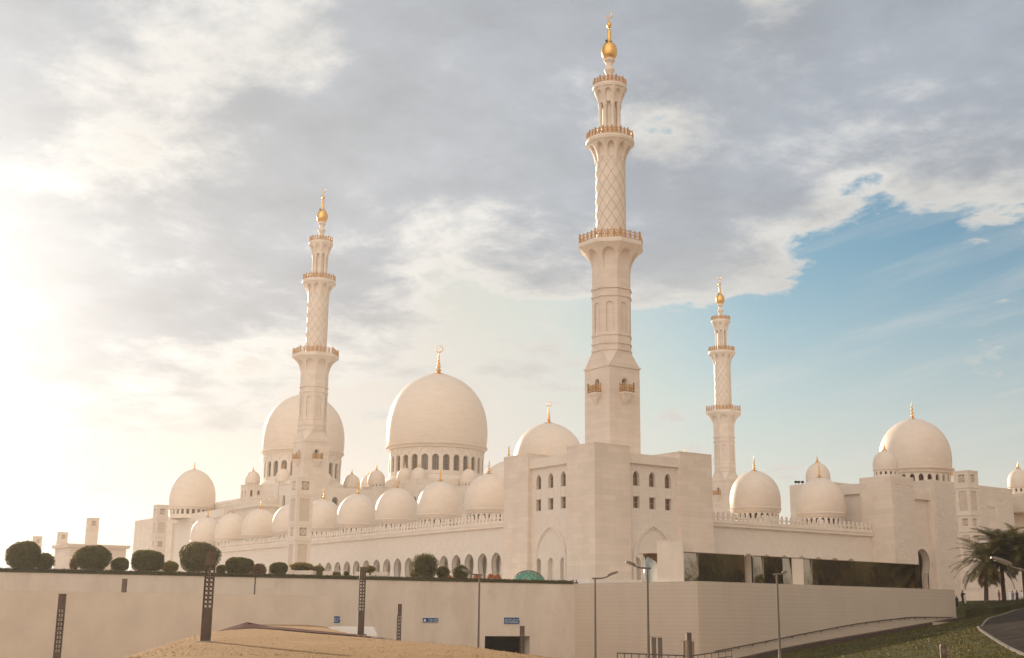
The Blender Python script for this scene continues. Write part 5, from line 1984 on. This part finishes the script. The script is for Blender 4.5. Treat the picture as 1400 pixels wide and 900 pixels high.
# ================================================================== light columns and street lamps
def light_column_proto():
    """square bronze column with pierced panels; origin at the top centre, 4.3 m tall plus a foot in the ground"""
    t = thing('light_column', 'x', 'light column')
    w = .205
    mb = MB()
    faces = [lambda u, v, q: (-w + q, -u, v), lambda u, v, q: (u, w - q, v), lambda u, v, q: (w - q, u, v), lambda u, v, q: (-u, -w + q, v)]
    z1, z0 = -.70, -2.75
    for mp in faces:
        sc = lambda u, v, q, mp=mp: mp(u * (w - q) / w, v, q)
        holes = []
        rows = 10
        hh = (z1 - z0) / rows
        for i in range(rows):
            for sgn in (-1, 1):
                c = (sgn * .097, z0 + (i + .5) * hh)
                a, b = .088, hh * .44
                pts = []
                for k in range(16):
                    f = 2 * PI * k / 16
                    rr = 1.0 if k % 4 == 2 else (.80 if k % 2 == 1 else .52)
                    sq = max(abs(math.cos(f)), abs(math.sin(f)))
                    pts.append((c[0] + a * rr * math.cos(f) / sq, c[1] + b * rr * math.sin(f) / sq))
                holes.append(pts)
        mb.wall(sc, [(-w, -4.3), (w, -4.3), (w, -.02), (-w, -.02)], holes, 0, .03)
    mb.build('column', M_bronze, t, local=True)
    c = MB(); c.box(-w - .015, -w - .015, -.02, w + .015, w + .015, .0); c.build('cap', M_bronze, t, local=True)
    k = MB(); k.box(-.34, -.34, -4.36, .34, .34, -4.26); k.box(-.27, -.27, -8.5, .27, .27, -4.36)
    k.build('foot', M_conc, t, local=True)
    s = MB(); s.box(-.05, -.05, -4.2, .05, .05, -.05); s.build('lamp_tube', M_lens, t, local=True)
    return t
cols = [(85.8, 812, 76, 'bronze light column standing low before the left end of the ramp wall'), (170.8, 791.5, 108, 'short-looking bronze column peeping over the ramp wall'),
        (289, 752.5, 52, 'tall pierced bronze light column before the largest round shrub'), (496.3, 775.5, 79, 'tall bronze light column rising from the sand rim, mid picture'),
        (546.5, 826, 118, 'short-looking bronze column on the rim beside the white van'), (714, 856, 121, 'bronze column before the dark garage mouth'), (941, 865, 101, 'dark bronze column before the service door')]
lc = None
for px, ty, D, lab in cols:
    P = at(px, ty, D)
    if lc is None:
        lc = light_column_proto(); o = lc
    else:
        o = copy_tree(lc)
    o.location = P
    o.rotation_euler = (0, 0, HD + .18)
    g = hz(P.x, P.y)
    if abs(P.z - 4.3 - g) > .15 and px not in (289, 496.3):      # these stand on lower ground: the shaft is longer
        o.scale = (1, 1, (P.z - g) / 4.3)
    else:
        o.scale = (1, 1, (P.z - g) / 4.3)
    o['label'] = lab; o['group'] = 'bronze light columns'

def bollard():
    P = at(1289, 881, 41)
    t = thing('bollard', 'stubby weathered bollard on the lawn near the right edge', 'bollard', (P.x, P.y, P.z - 1.0), .4)
    mb = MB(); mb.lathe([(.11, -.4), (.11, .93), (.10, .97), (.085, 1.0), (.001, 1.0)], 20); mb.build('post', M_bronze, t, local=True, smooth=R(40))
    mb = MB(); mb.lathe([(.113, .70), (.113, .86)], 20); mb.build('light_band', M_pole, t, local=True, smooth=R(40))
bollard()

def street_lamp(label, px, py, D, side, arm, zg=None):
    """mast, curved arm, flat lantern. side +1: the arm points right in the photograph"""
    P = at(px, py, D)
    g = hz(P.x, P.y) if zg is None else zg
    t = thing('street_lamp', label, 'street lamp', (P.x, P.y, g), math.atan2(RT[1], RT[0]) + (0 if side > 0 else PI), 'street lamps on the sunken road')
    h = P.z - g
    mb = MB(); mb.lathe([(.14, -.3), (.14, .35), (.11, .4), (.095, h * .3), (.07, h)], 14); mb.build('mast', M_pole, t, local=True, smooth=R(40))
    mb = MB(); mb.tube([(-.25, 0, h + .02), (0, 0, h + .03), (arm * .45, 0, h + .05), (arm * .75, 0, h + arm * .12), (arm * .95, 0, h + arm * .22)], [.05, .07, .065, .055, .05], 8)
    mb.build('arm', M_pole, t, local=True, smooth=PI)
    a = R(20)
    hd = MB()
    L, Wd = arm * .72, .15
    c0 = Vector((arm * .82, 0, h + arm * .20))
    ex, ez = Vector((math.cos(a), 0, math.sin(a))), Vector((-math.sin(a), 0, math.cos(a)))
    rows = []
    for s, k, th in ((0, .45, .5), (.15, .85, .9), (.5, 1, 1), (.85, .9, .8), (1, .55, .4)):
        c = c0 + ex * (L * s)
        rows.append([c + Vector((0, -Wd * k, 0)) , c + Vector((0, -Wd * k * .8, 0)) + ez * .14 * th, c + Vector((0, Wd * k * .8, 0)) + ez * .14 * th, c + Vector((0, Wd * k, 0)), c + Vector((0, Wd * k * .8, 0)) - ez * .05, c + Vector((0, -Wd * k * .8, 0)) - ez * .05])
    fs = []
    for i in range(len(rows) - 1):
        for j in range(6):
            fs.append((i * 6 + j, i * 6 + (j + 1) % 6, i * 6 + 6 + (j + 1) % 6, i * 6 + 6 + j))
    fs += [tuple(range(6)), tuple(24 + j for j in range(5, -1, -1))]
    hd.add([p for r_ in rows for p in r_], fs)
    ho = hd.build('lamp_head', M_lamphead, t, local=True, smooth=R(50))
    ln = MB(); q = [c0 + ex * (L * s) + Vector((0, sg * Wd * .6, 0)) - ez * .052 for s, sg in ((.2, -1), (.8, -1), (.8, 1), (.2, 1))]
    ln.add(q + [p - ez * .03 for p in q], [(0, 1, 2, 3), (7, 6, 5, 4), (0, 4, 5, 1), (1, 5, 6, 2), (2, 6, 7, 3), (3, 7, 4, 0)])
    ln.build('lens', M_lens, ho, local=True)
    return t
street_lamp('thin street lamp with its head left, before the last arches', 655.5, 786.5, 100, -1, 1.0, -11)
street_lamp('thin street lamp with its head right, before the corner block', 813.5, 791.5, 98, 1, 1.25, -11)
street_lamp('sturdier street lamp with its head left, beside the bowed glass screen', 885, 777.5, 84, -1, 1.0, -10.6)
street_lamp('street lamp on the lawn, seen edge-on before the podium wall', 1062, 786, 88, 1, .5)
street_lamp('near street lamp whose pale head reaches in from the right edge', 1418, 782, 58, -1, 1.45)

# ================================================================== signs
def try_font(body, size, name, parent, mat, loc, sxy=(1, 1)):
    cu = bpy.data.curves.new(name, 'FONT')
    cu.body = body; cu.size = size; cu.align_x = 'CENTER'; cu.align_y = 'CENTER'; cu.extrude = .004
    cu.materials.append(mat)
    tmp = bpy.data.objects.new(name + '_outline', cu)
    COL.objects.link(tmp)
    bpy.context.view_layer.update()
    me = bpy.data.meshes.new_from_object(tmp.evaluated_get(bpy.context.evaluated_depsgraph_get()))
    bpy.data.objects.remove(tmp); bpy.data.curves.remove(cu)
    if not me.materials: me.materials.append(mat)
    o = bpy.data.objects.new(name, me)
    COL.objects.link(o); o.parent = parent
    o.location = loc; o.scale = (sxy[0], sxy[1], 1)
    return o

def sign(label, px0, px1, py0, py1, lines, icon=False):
    ua, z1 = GW.hit(px0, py0); ub, z0 = GW.hit(px1, py1)
    w = abs(ub - ua); h = z1 - z0
    c = Vector(GW.mp((ua + ub) / 2, (z0 + z1) / 2, -.06))
    t = thing('wall_sign', label, 'sign', c)
    n = GW.n; ex = -GW.e           # reading direction: left to right for the viewer
    mrot = Matrix((ex, Vector((0, 0, 1)), n)).transposed()
    t.rotation_euler = mrot.to_euler()
    def rr(hw, hh, r, z, d):
        pts = []
        for cx, cy, a0 in ((hw - r, hh - r, 0), (-hw + r, hh - r, 90), (-hw + r, -hh + r, 180), (hw - r, -hh + r, 270)):
            for k in range(5):
                a = R(a0 + k * 22.5); pts.append((cx + r * math.cos(a), cy + r * math.sin(a)))
        m_ = MB(); m_.wall(lambda u, v, q: (u, v, z + q), pts, [], 0, d); return m_
    rr(w / 2 + .05, h / 2 + .05, .16, -.05, .05).build('backing', M_white, t, local=True)
    rr(w / 2, h / 2, .13, .002, .012).build('face', M_sign, t, local=True)
    x0 = w * .17 if icon else 0
    for text, size, dy, sx in lines:
        try_font(text, size * h, 'lettering', t, M_white, (x0, dy * h, .02), (sx, 1))
    if icon:
        m_ = MB(); c = (-w * .36, 0)
        m_.wall(lambda u, v, q: (u, v, .018 + q), [(c[0] - .26 * h, -.28 * h), (c[0] + .26 * h, -.28 * h), (c[0] + .26 * h, .02 * h), (c[0] + .14 * h, .22 * h), (c[0] - .14 * h, .22 * h), (c[0] - .26 * h, .02 * h)], [], 0, .008)
        m_.build('car_symbol', M_white, t, local=True)
    return t
AR_ENTR = ''.join(chr(c) for c in (0xFEF2, 0xFED7, 0xFEAE, 0xFEB8, 0xFEDF, 0xFE8D, 0x20, 0xFEDE, 0xFEA7, 0xFEAA, 0xFEE4, 0xFEDF, 0xFE8D))
AR_PARK = ''.join(chr(c) for c in (0xFE95, 0xFE8D, 0xFEAD, 0xFE8E, 0xFEF4, 0xFEB3, 0x20, 0xFED2, 0xFED7, 0xFE8D, 0xFEEE, 0xFEE3))
sign('blue wall sign reading EAST ENTRANCE above the dark garage mouth', 688.5, 710, 844.3, 853.3, [(AR_ENTR, .42, .20, 1.1), ('EAST ENTRANCE', .36, -.22, .86)])
sign('blue wall sign reading CAR PARK with a white symbol', 577.5, 599, 844.8, 851.3, [(AR_PARK, .40, .22, 1.0), ('CAR PARK', .42, -.20, 1.15)], True)
sign('blue wall sign half hidden by the end of the ramp wall', 445, 464.5, 842.5, 852, [(AR_ENTR, .42, .20, 1.0), ('VIP ONLY', .40, -.20, 1.0)])

# ================================================================== van behind the sand
def van():
    D = 106
    A, B = at(447, 866, D), at(520, 866, D)
    e = (B - A); e.z = 0; L = e.length; e.normalize()
    ztop = at(490, 857, D).z
    g = ztop - 2.45
    t = thing('minibus', 'white minibus roof showing above the sand rim', 'van', (A.x, A.y, g), math.atan2(e.y, e.x))
    prof = [(0.0, .45), (0.0, 1.9), (.10, 2.25), (.35, 2.42), (1.2, 2.45), (L - 1.0, 2.45), (L - .55, 2.38), (L - .22, 1.95), (L - .12, 1.35), (L - .02, 1.1), (L, .45)]
    mb = MB()
    W2 = 1.0
    rows = []
    for s, ins in ((-1, .0), (-.93, .0)):
        pass
    ys = [(-W2, .88), (-W2 * .96, 1.0), (W2 * .96, 1.0), (W2, .88)]
    vs = []
    n = len(prof)
    for y, k in ys:
        for x, z in prof:
            zz = .45 + (z - .45) * (k if z > 2.2 else 1)
            vs.append((x, y * (1 if z < 1.3 else 1 - .1 * (z - 1.3) / 1.15), zz))
    fs = []
    for j in range(3):
        for i in range(n):
            i2 = (i + 1) % n
            fs.append((j * n + i, j * n + i2, (j + 1) * n + i2, (j + 1) * n + i))
    fs += [tuple(range(n)), tuple(3 * n + i for i in range(n - 1, -1, -1))]
    mb.add(vs, fs)
    mb.build('body', M_white, t, local=True, smooth=R(35))
    for sg in (-1, 1):
        g_ = MB()
        for k in range(4):
            x0 = .25 + k * (L - 1.3) / 4
            g_.add([(x0, sg * 1.005, 1.25), (x0 + (L - 1.5) / 4, sg * 1.005, 1.25), (x0 + (L - 1.5) / 4, sg * .955, 1.85), (x0, sg * .955, 1.85)], [(0, 1, 2, 3)])
        g_.build('side_window', M_pane, t, local=True)
        for x in (1.0, L - 1.0):
            w_ = MB(); 
            w_.lathe([(.22, -.11), (.34, -.12), (.36, -.06), (.36, .06), (.34, .12), (.22, .11)], 20)
            wo = w_.build('wheel', M_black, t, local=True); wo.rotation_euler = (PI / 2, 0, 0); wo.location = (x, sg * .88, .36)
    ws = MB(); ws.add([(L - .505, -.78, 2.25), (L - .205, -.86, 1.5), (L - .205, .86, 1.5), (L - .505, .78, 2.25)], [(0, 1, 2, 3)])
    ws.build('windscreen', M_pane, t, local=True)
van()

# ================================================================== palms
def palm(name, label, base, H_, crown_r, seed, nf=44, lean=(0, 0), group='date palms on the forecourt'):
    rnd = random.Random(seed)
    t = thing(name, label, 'palm tree', base, rnd.uniform(0, 6), group)
    pts, rs = [], []
    for i in range(40):
        f = i / 39
        pts.append((lean[0] * f * f, lean[1] * f * f, -.3 + (H_ + .3) * f))
        rs.append((.30 - .08 * f + (.12 if f < .05 else 0)) * (1.10 if i % 2 else .95) + (.10 if f > .9 else 0))
    mb = MB(); mb.tube(pts, rs, 12); mb.build('trunk', M_trunk, t, local=True, smooth=R(60))
    top = Vector((lean[0], lean[1], H_))
    def fronds(n, e0, e1, droop, L0, L1, width):
        m_ = MB(); vs, fs = [], []
        for k in range(n):
            az = k * 2.399963 + rnd.uniform(-.25, .25)
            el = lerp(e0, e1, (k + rnd.random()) / n)
            L = rnd.uniform(L0, L1)
            hd = Vector((math.cos(az), math.sin(az), 0))
            p = top + hd * .12 + Vector((0, 0, rnd.uniform(-.35, .35)))
            a = el; seg = 14
            spine = [p.copy()]
            for s in range(seg):
                p = p + (hd * math.cos(a) + Vector((0, 0, math.sin(a)))) * (L / seg)
                a -= droop * rnd.uniform(.8, 1.2) / seg
                spine.append(p.copy())
            side = hd.cross(Vector((0, 0, 1)))
            side = (side + Vector((0, 0, rnd.uniform(-.25, .25)))).normalized()
            for s in range(seg):
                A, B = spine[s], spine[s + 1]
                d = (B - A).normalized(); upv = side.cross(d).normalized()
                q = len(vs); w_ = .035 * (1 - s / seg) + .01
                vs += [A - side * w_, A + side * w_, B + side * w_, B - side * w_]; fs.append((q, q + 1, q + 2, q + 3))
                if s < 2: continue
                prof = math.sin(PI * min(1, (s + .5) / seg * .86 + .12)) ** .6
                for j in range(5):
                    f = (j + rnd.random()) / 5
                    P0 = A.lerp(B, f)
                    for sg in (-1, 1):
                        ll = width * prof * rnd.uniform(.8, 1.15)
                        dirv = (side * sg * .80 + d * .62 + upv * rnd.uniform(.10, .42) + Vector((0, 0, -.22))).normalized()
                        Q = P0 + dirv * ll
                        wv = d * .042
                        q = len(vs)
                        vs += [P0 - wv, P0 + wv, Q + wv * .15 + Vector((0, 0, -.06 * ll)), Q - wv * .15 + Vector((0, 0, -.06 * ll))]
                        fs.append((q, q + 1, q + 2, q + 3))
        m_.add(vs, fs)
        return m_
    fronds(nf, 1.35, -.25, 1.25, crown_r * .85, crown_r * 1.12, crown_r * .20).build('crown', M_palm, t, recalc=False, local=True)
    fronds(nf // 3, -.45, -1.15, .55, crown_r * .5, crown_r * .75, crown_r * .16).build('dry_fronds', M_dry, t, recalc=False, local=True)
    mb = MB()
    for k in range(26):
        az = k * 2.4; z = H_ - .9 + .9 * k / 26
        mb.tube([top + Vector((math.cos(az) * .2, math.sin(az) * .2, z - H_)), top + Vector((math.cos(az) * .55, math.sin(az) * .55, z - H_ + .45))], [.07, .03], 5)
    mb.build('leaf_bases', M_dry, t, local=True)
    return t
def palm_at(label, px, py_base, py_crown, D, cr, seed, **k):
    P = at(px, py_base, D); z = hz(P.x, P.y)
    T = at(px, py_crown, D)
    return palm('palm_tree', label, (P.x, P.y, z), T.z - z, cr, seed, **k)
palm_at('date palm left of the others, its fronds over the carved tower', 1348, 822, 769, 160, 4.9, 11, nf=52, lean=(.55, .3))
palm_at('taller middle date palm with a straight trunk', 1373, 821, 749, 164, 4.6, 12, nf=64)
palm_at('date palm cut off by the right edge of the picture', 1403, 822, 752, 158, 5.0, 13, nf=60)
# the grove beyond the right edge, which the glass pavilion mirrors
GROVE = [(-108, -18, 8.0), (-100, -32, 9), (-108, -44, 8.5), (-98, -56, 9.5), (-106, -70, 8), (-94, -80, 9), (-102, -94, 9.5), (-92, -108, 9), (-114, -30, 10), (-116, -60, 10)]
gp = None
for i, (x, y, h) in enumerate(GROVE):
    d, l = dl(x, y)
    lab = 'date palm of the grove beyond the right edge, mirrored in the glass'
    if gp is None:
        gp = palm('palm_tree', lab, (x, y, hz(x, y)), h, 4.6, 31, nf=44, group='palm grove right of the frame'); o = gp
    else:
        o = copy_tree(gp); o.location = (x, y, hz(x, y)); o.rotation_euler = (0, 0, i * 1.3); o.scale = (1, 1, h / 8.0)

# broad dark trees behind the grove, mirrored too
gt = None
for i in range(18):
    f = i / 17
    x, y = -136 + 30 * f + (4 if i % 2 else -4), 4 - 130 * f
    z = hz(x, y)
    if gt is None:
        gt = shrub('tree', 'broad dark tree of the belt beyond the right edge, mirrored in the glass', (x, y, z), 5.6, 7.2, M_tree, 77, n=4200, leaf=.62, loose=.16, group='tree belt right of the frame', cat='tree'); o = gt
    else:
        o = copy_tree(gt); o.location = (x, y, z); o.rotation_euler = (0, 0, i * 2.1); o.scale = (1, 1, .85 + .25 * ((i * 7) % 5) / 5)

# hedge by the drive
hp = [gl(px, 840, D) for px, D in ((1331, 152), (1345, 150), (1368, 153), (1400, 158), (1440, 166))]
hedge_along('drive_hedge', 'broad clipped hedge between the palms and the drive', [(*xy(*p), hz(*xy(*p)) - .1) for p in hp], 2.6, 1.25, M_hedge, 8, 26, .17)

# ================================================================== people
def body_mesh(name, joints, edges, radii, mat, parent):
    me = bpy.data.meshes.new(name)
    me.from_pydata(joints, edges, [])
    o = bpy.data.objects.new(name, me); COL.objects.link(o); o.parent = parent
    me.materials.append(mat)
    sk = o.modifiers.new('skin', 'SKIN'); sk.use_smooth_shade = True
    sv = me.skin_vertices[0].data
    for i, r_ in enumerate(radii):
        sv[i].radius = (r_, r_); sv[i].use_root = (i == 0)
    ss = o.modifiers.new('sub', 'SUBSURF'); ss.levels = 1; ss.render_levels = 1
    return o

def person(label, loc, facing, top, cover, robe=False, h=1.72):
    t = thing('person', label, 'person', loc, facing)
    s = h / 1.72
    J = [(0, 0, .93), (0, 0, 1.15), (0, 0, 1.36), (0, 0, 1.47), (.02, 0, 1.56), (.02, 0, 1.66),
         (0, .10, .90), (.03, .11, .50), (-.03, .12, .09), (.10, .12, .04), (0, -.10, .90), (-.02, -.11, .50), (-.10, -.12, .09), (.03, -.12, .04),
         (0, .19, 1.38), (-.02, .24, 1.12), (.08, .23, .90), (.11, .23, .82), (0, -.19, 1.38), (.02, -.24, 1.12), (.14, -.22, .92), (.17, -.22, .84)]
    E = [(0, 1), (1, 2), (2, 3), (3, 4), (4, 5), (0, 6), (6, 7), (7, 8), (8, 9), (0, 10), (10, 11), (11, 12), (12, 13), (2, 14), (14, 15), (15, 16), (16, 17), (2, 18), (18, 19), (19, 20), (20, 21)]
    r_ = [.13, .12, .13, .06, .085, .08, .085, .06, .045, .035, .085, .06, .045, .035, .06, .045, .035, .03, .06, .045, .035, .03]
    body_mesh('body', [(x * s, y * s, z * s) for x, y, z in J], E, [q * s for q in r_], M_skin, t)
    m_ = MB()
    if robe:
        m_.lathe([(.25 * s, .05 * s), (.22 * s, .5 * s), (.19 * s, .95 * s), (.20 * s, 1.2 * s), (.22 * s, 1.36 * s), (.10 * s, 1.47 * s), (.07 * s, 1.49 * s)], 16)
    else:
        m_.lathe([(.18 * s, .82 * s), (.19 * s, .95 * s), (.17 * s, 1.12 * s), (.21 * s, 1.34 * s), (.10 * s, 1.46 * s), (.07 * s, 1.48 * s)], 16)
        for sg in (-1, 1):
            m_.tube([(0, sg * .1 * s, .92 * s), (.01, sg * .11 * s, .5 * s), (-.05, sg * .12 * s, .1 * s)], [.105 * s, .085 * s, .075 * s], 10)
    for sg in (-1, 1):
        m_.tube([(0, sg * .17 * s, 1.38 * s), (0, sg * .245 * s, 1.12 * s), (.09 * s, sg * .23 * s, .95 * s)], [.075 * s, .062 * s, .055 * s], 9)
    m_.build('clothing', top, t, local=True, smooth=R(60))
    hm = MB(); hm.lathe([(.02, 1.52 * s), (.10 * s, 1.56 * s), (.112 * s, 1.64 * s), (.09 * s, 1.71 * s), (.03 * s, 1.745 * s), (.001, 1.75 * s)], 14, (-.012 * s, 0, 0))
    hm.build('hair' if cover is M_hair else 'headscarf', cover, t, local=True, smooth=PI)
    return t
for i, (px, D, dark, lab) in enumerate(((783.5, 164.5, True, 'person whose dark head shows above the wall corner, the left one'), (788, 163.8, True, 'person whose dark head shows above the wall corner, the right one'))):
    P = at(px, 792.6, D)
    person(lab, (P.x, P.y, P.z - 1.74), 1.0 + i, M_cloth_k if i else M_cloth_r, M_hair)
ppl = [(1315.5, 806, 172, M_cloth_k, M_hair, False, 'tall person in dark clothes by the end of the podium wall'), (1318.8, 812, 171, M_cloth_w, M_hair, False, 'shorter person in a white top beside the tall dark one'),
       (1307.5, 815, 170, M_cloth_k, M_cloth_k, True, 'person in black half hidden by the podium wall end'), (1366, 814, 186, M_cloth_r, M_hair, False, 'person in red left of the middle palm trunk'),
       (1380, 808, 186, M_cloth_w, M_cloth_w, True, 'person in white robe and headscarf right of the middle palm'), (1384, 809, 190, M_cloth_b, M_hair, False, 'person in a pale blue shirt among the group by the hedge'),
       (1390, 808.5, 186, M_cloth_k, M_cloth_k, True, 'person in a black robe near the right edge'), (1396.5, 809, 186, M_cloth_w, M_hair, False, 'person in white at the right edge by the last palm')]
for i, (px, ty, D, c1, c2, rb, lab) in enumerate(ppl):
    P = at(px, ty, D)
    z = hz(P.x, P.y) + .07
    person(lab, (P.x, P.y, z), i * 1.1, c1, c2, rb, h=min(1.85, max(1.45, P.z - z)) if i < 3 else 1.72)

# ================================================================== tufts on the lawn, pebbles on the sand
def tufts():
    rnd = random.Random(21)
    pts = []
    while len(pts) < 16000:
        j = rnd.uniform(0, 59.99); f = rnd.random()
        i = int(j); q = j - i
        a = (lerp(LAWN_W[i][0], LAWN_W[i + 1][0], q), lerp(LAWN_W[i][1], LAWN_W[i + 1][1], q))
        b = (lerp(LAWN_E[i][0], LAWN_E[i + 1][0], q), lerp(LAWN_E[i][1], LAWN_E[i + 1][1], q))
        d, l = lerp(a[0], b[0], f), lerp(a[1], b[1], f)
        if d < 50: continue
        pts.append((d, l))
    zz = height([p[0] for p in pts], [p[1] for p in pts])
    vs, fs = [], []
    for (d, l), z in zip(pts, zz):
        x, y = xy(d, l)
        for _ in range(3):
            a = rnd.uniform(0, 6.28); h = rnd.uniform(.03, .10); w = rnd.uniform(.03, .08)
            ox, oy = rnd.uniform(-.15, .15), rnd.uniform(-.15, .15)
            k = len(vs)
            c, s_ = math.cos(a) * w, math.sin(a) * w
            vs += [(x + ox - c, y + oy - s_, z + .03), (x + ox + c, y + oy + s_, z + .03), (x + ox + rnd.uniform(-.08, .08), y + oy + rnd.uniform(-.08, .08), z + .05 + h)]
            fs.append((k, k + 1, k + 2))
    mb = MB(); mb.add(vs, fs)
    tag(mb.build('grass_tufts', M_grassblade, recalc=False), kind='stuff')
M_grassblade = leafmat('grass_blades', (0.042, 0.042, 0.007), (0.115, 0.090, 0.017), 0.25)
tufts()

def pebbles():
    rnd = random.Random(22)
    vs, fs = [], []
    pts = []
    while len(pts) < 9000:
        d = 36 + 70 * rnd.random() ** 1.6; l = rnd.uniform(-.42, .10) * d
        pts.append((d, l))
    q = rim_dist([p[0] for p in pts], [p[1] for p in pts])
    zz = height([p[0] for p in pts], [p[1] for p in pts])
    for (d, l), z, r in zip(pts, zz, q):
        if r > .5: continue
        x, y = xy(d, l); s = .012 + .035 * rnd.random() ** 4
        k = len(vs)
        a = rnd.uniform(0, 6.28)
        for i in range(4):
            t_ = a + i * PI / 2
            vs.append((x + math.cos(t_) * s * rnd.uniform(.7, 1.3), y + math.sin(t_) * s * rnd.uniform(.7, 1.3), z - .01))
        vs.append((x + rnd.uniform(-.3, .3) * s, y + rnd.uniform(-.3, .3) * s, z + s * rnd.uniform(.7, 1.2)))
        fs += [(k + i, k + (i + 1) % 4, k + 4) for i in range(4)]
    mb = MB(); mb.add(vs, fs)
    tag(mb.build('gravel', M_pebble, recalc=False), kind='stuff')
M_pebble = plain('pebbles', (0.42, 0.28, 0.155), 0.95, 0, 0.35, 1.3, spec=.05)
pebbles()

# ================================================================== the air
def haze():
    mb = MB(); mb.box(-1300, -1300, -13.5, 1300, 1300, 104)
    mt = bpy.data.materials.new('haze'); mt.use_nodes = True
    t = NT(mt.node_tree); t.n.clear()
    out = t.add('ShaderNodeOutputMaterial'); v = t.add('ShaderNodeVolumePrincipled')
    v.inputs['Color'].default_value = (0.94, 0.90, 0.84, 1)
    v.inputs['Density'].default_value = HAZE_DENSITY
    v.inputs['Anisotropy'].default_value = 0.55
    t.link(v.outputs[0], out.inputs['Volume'])
    o = mb.build('haze', mt)
    tag(o, kind='stuff')
HAZE_DENSITY = 0.00018
haze()
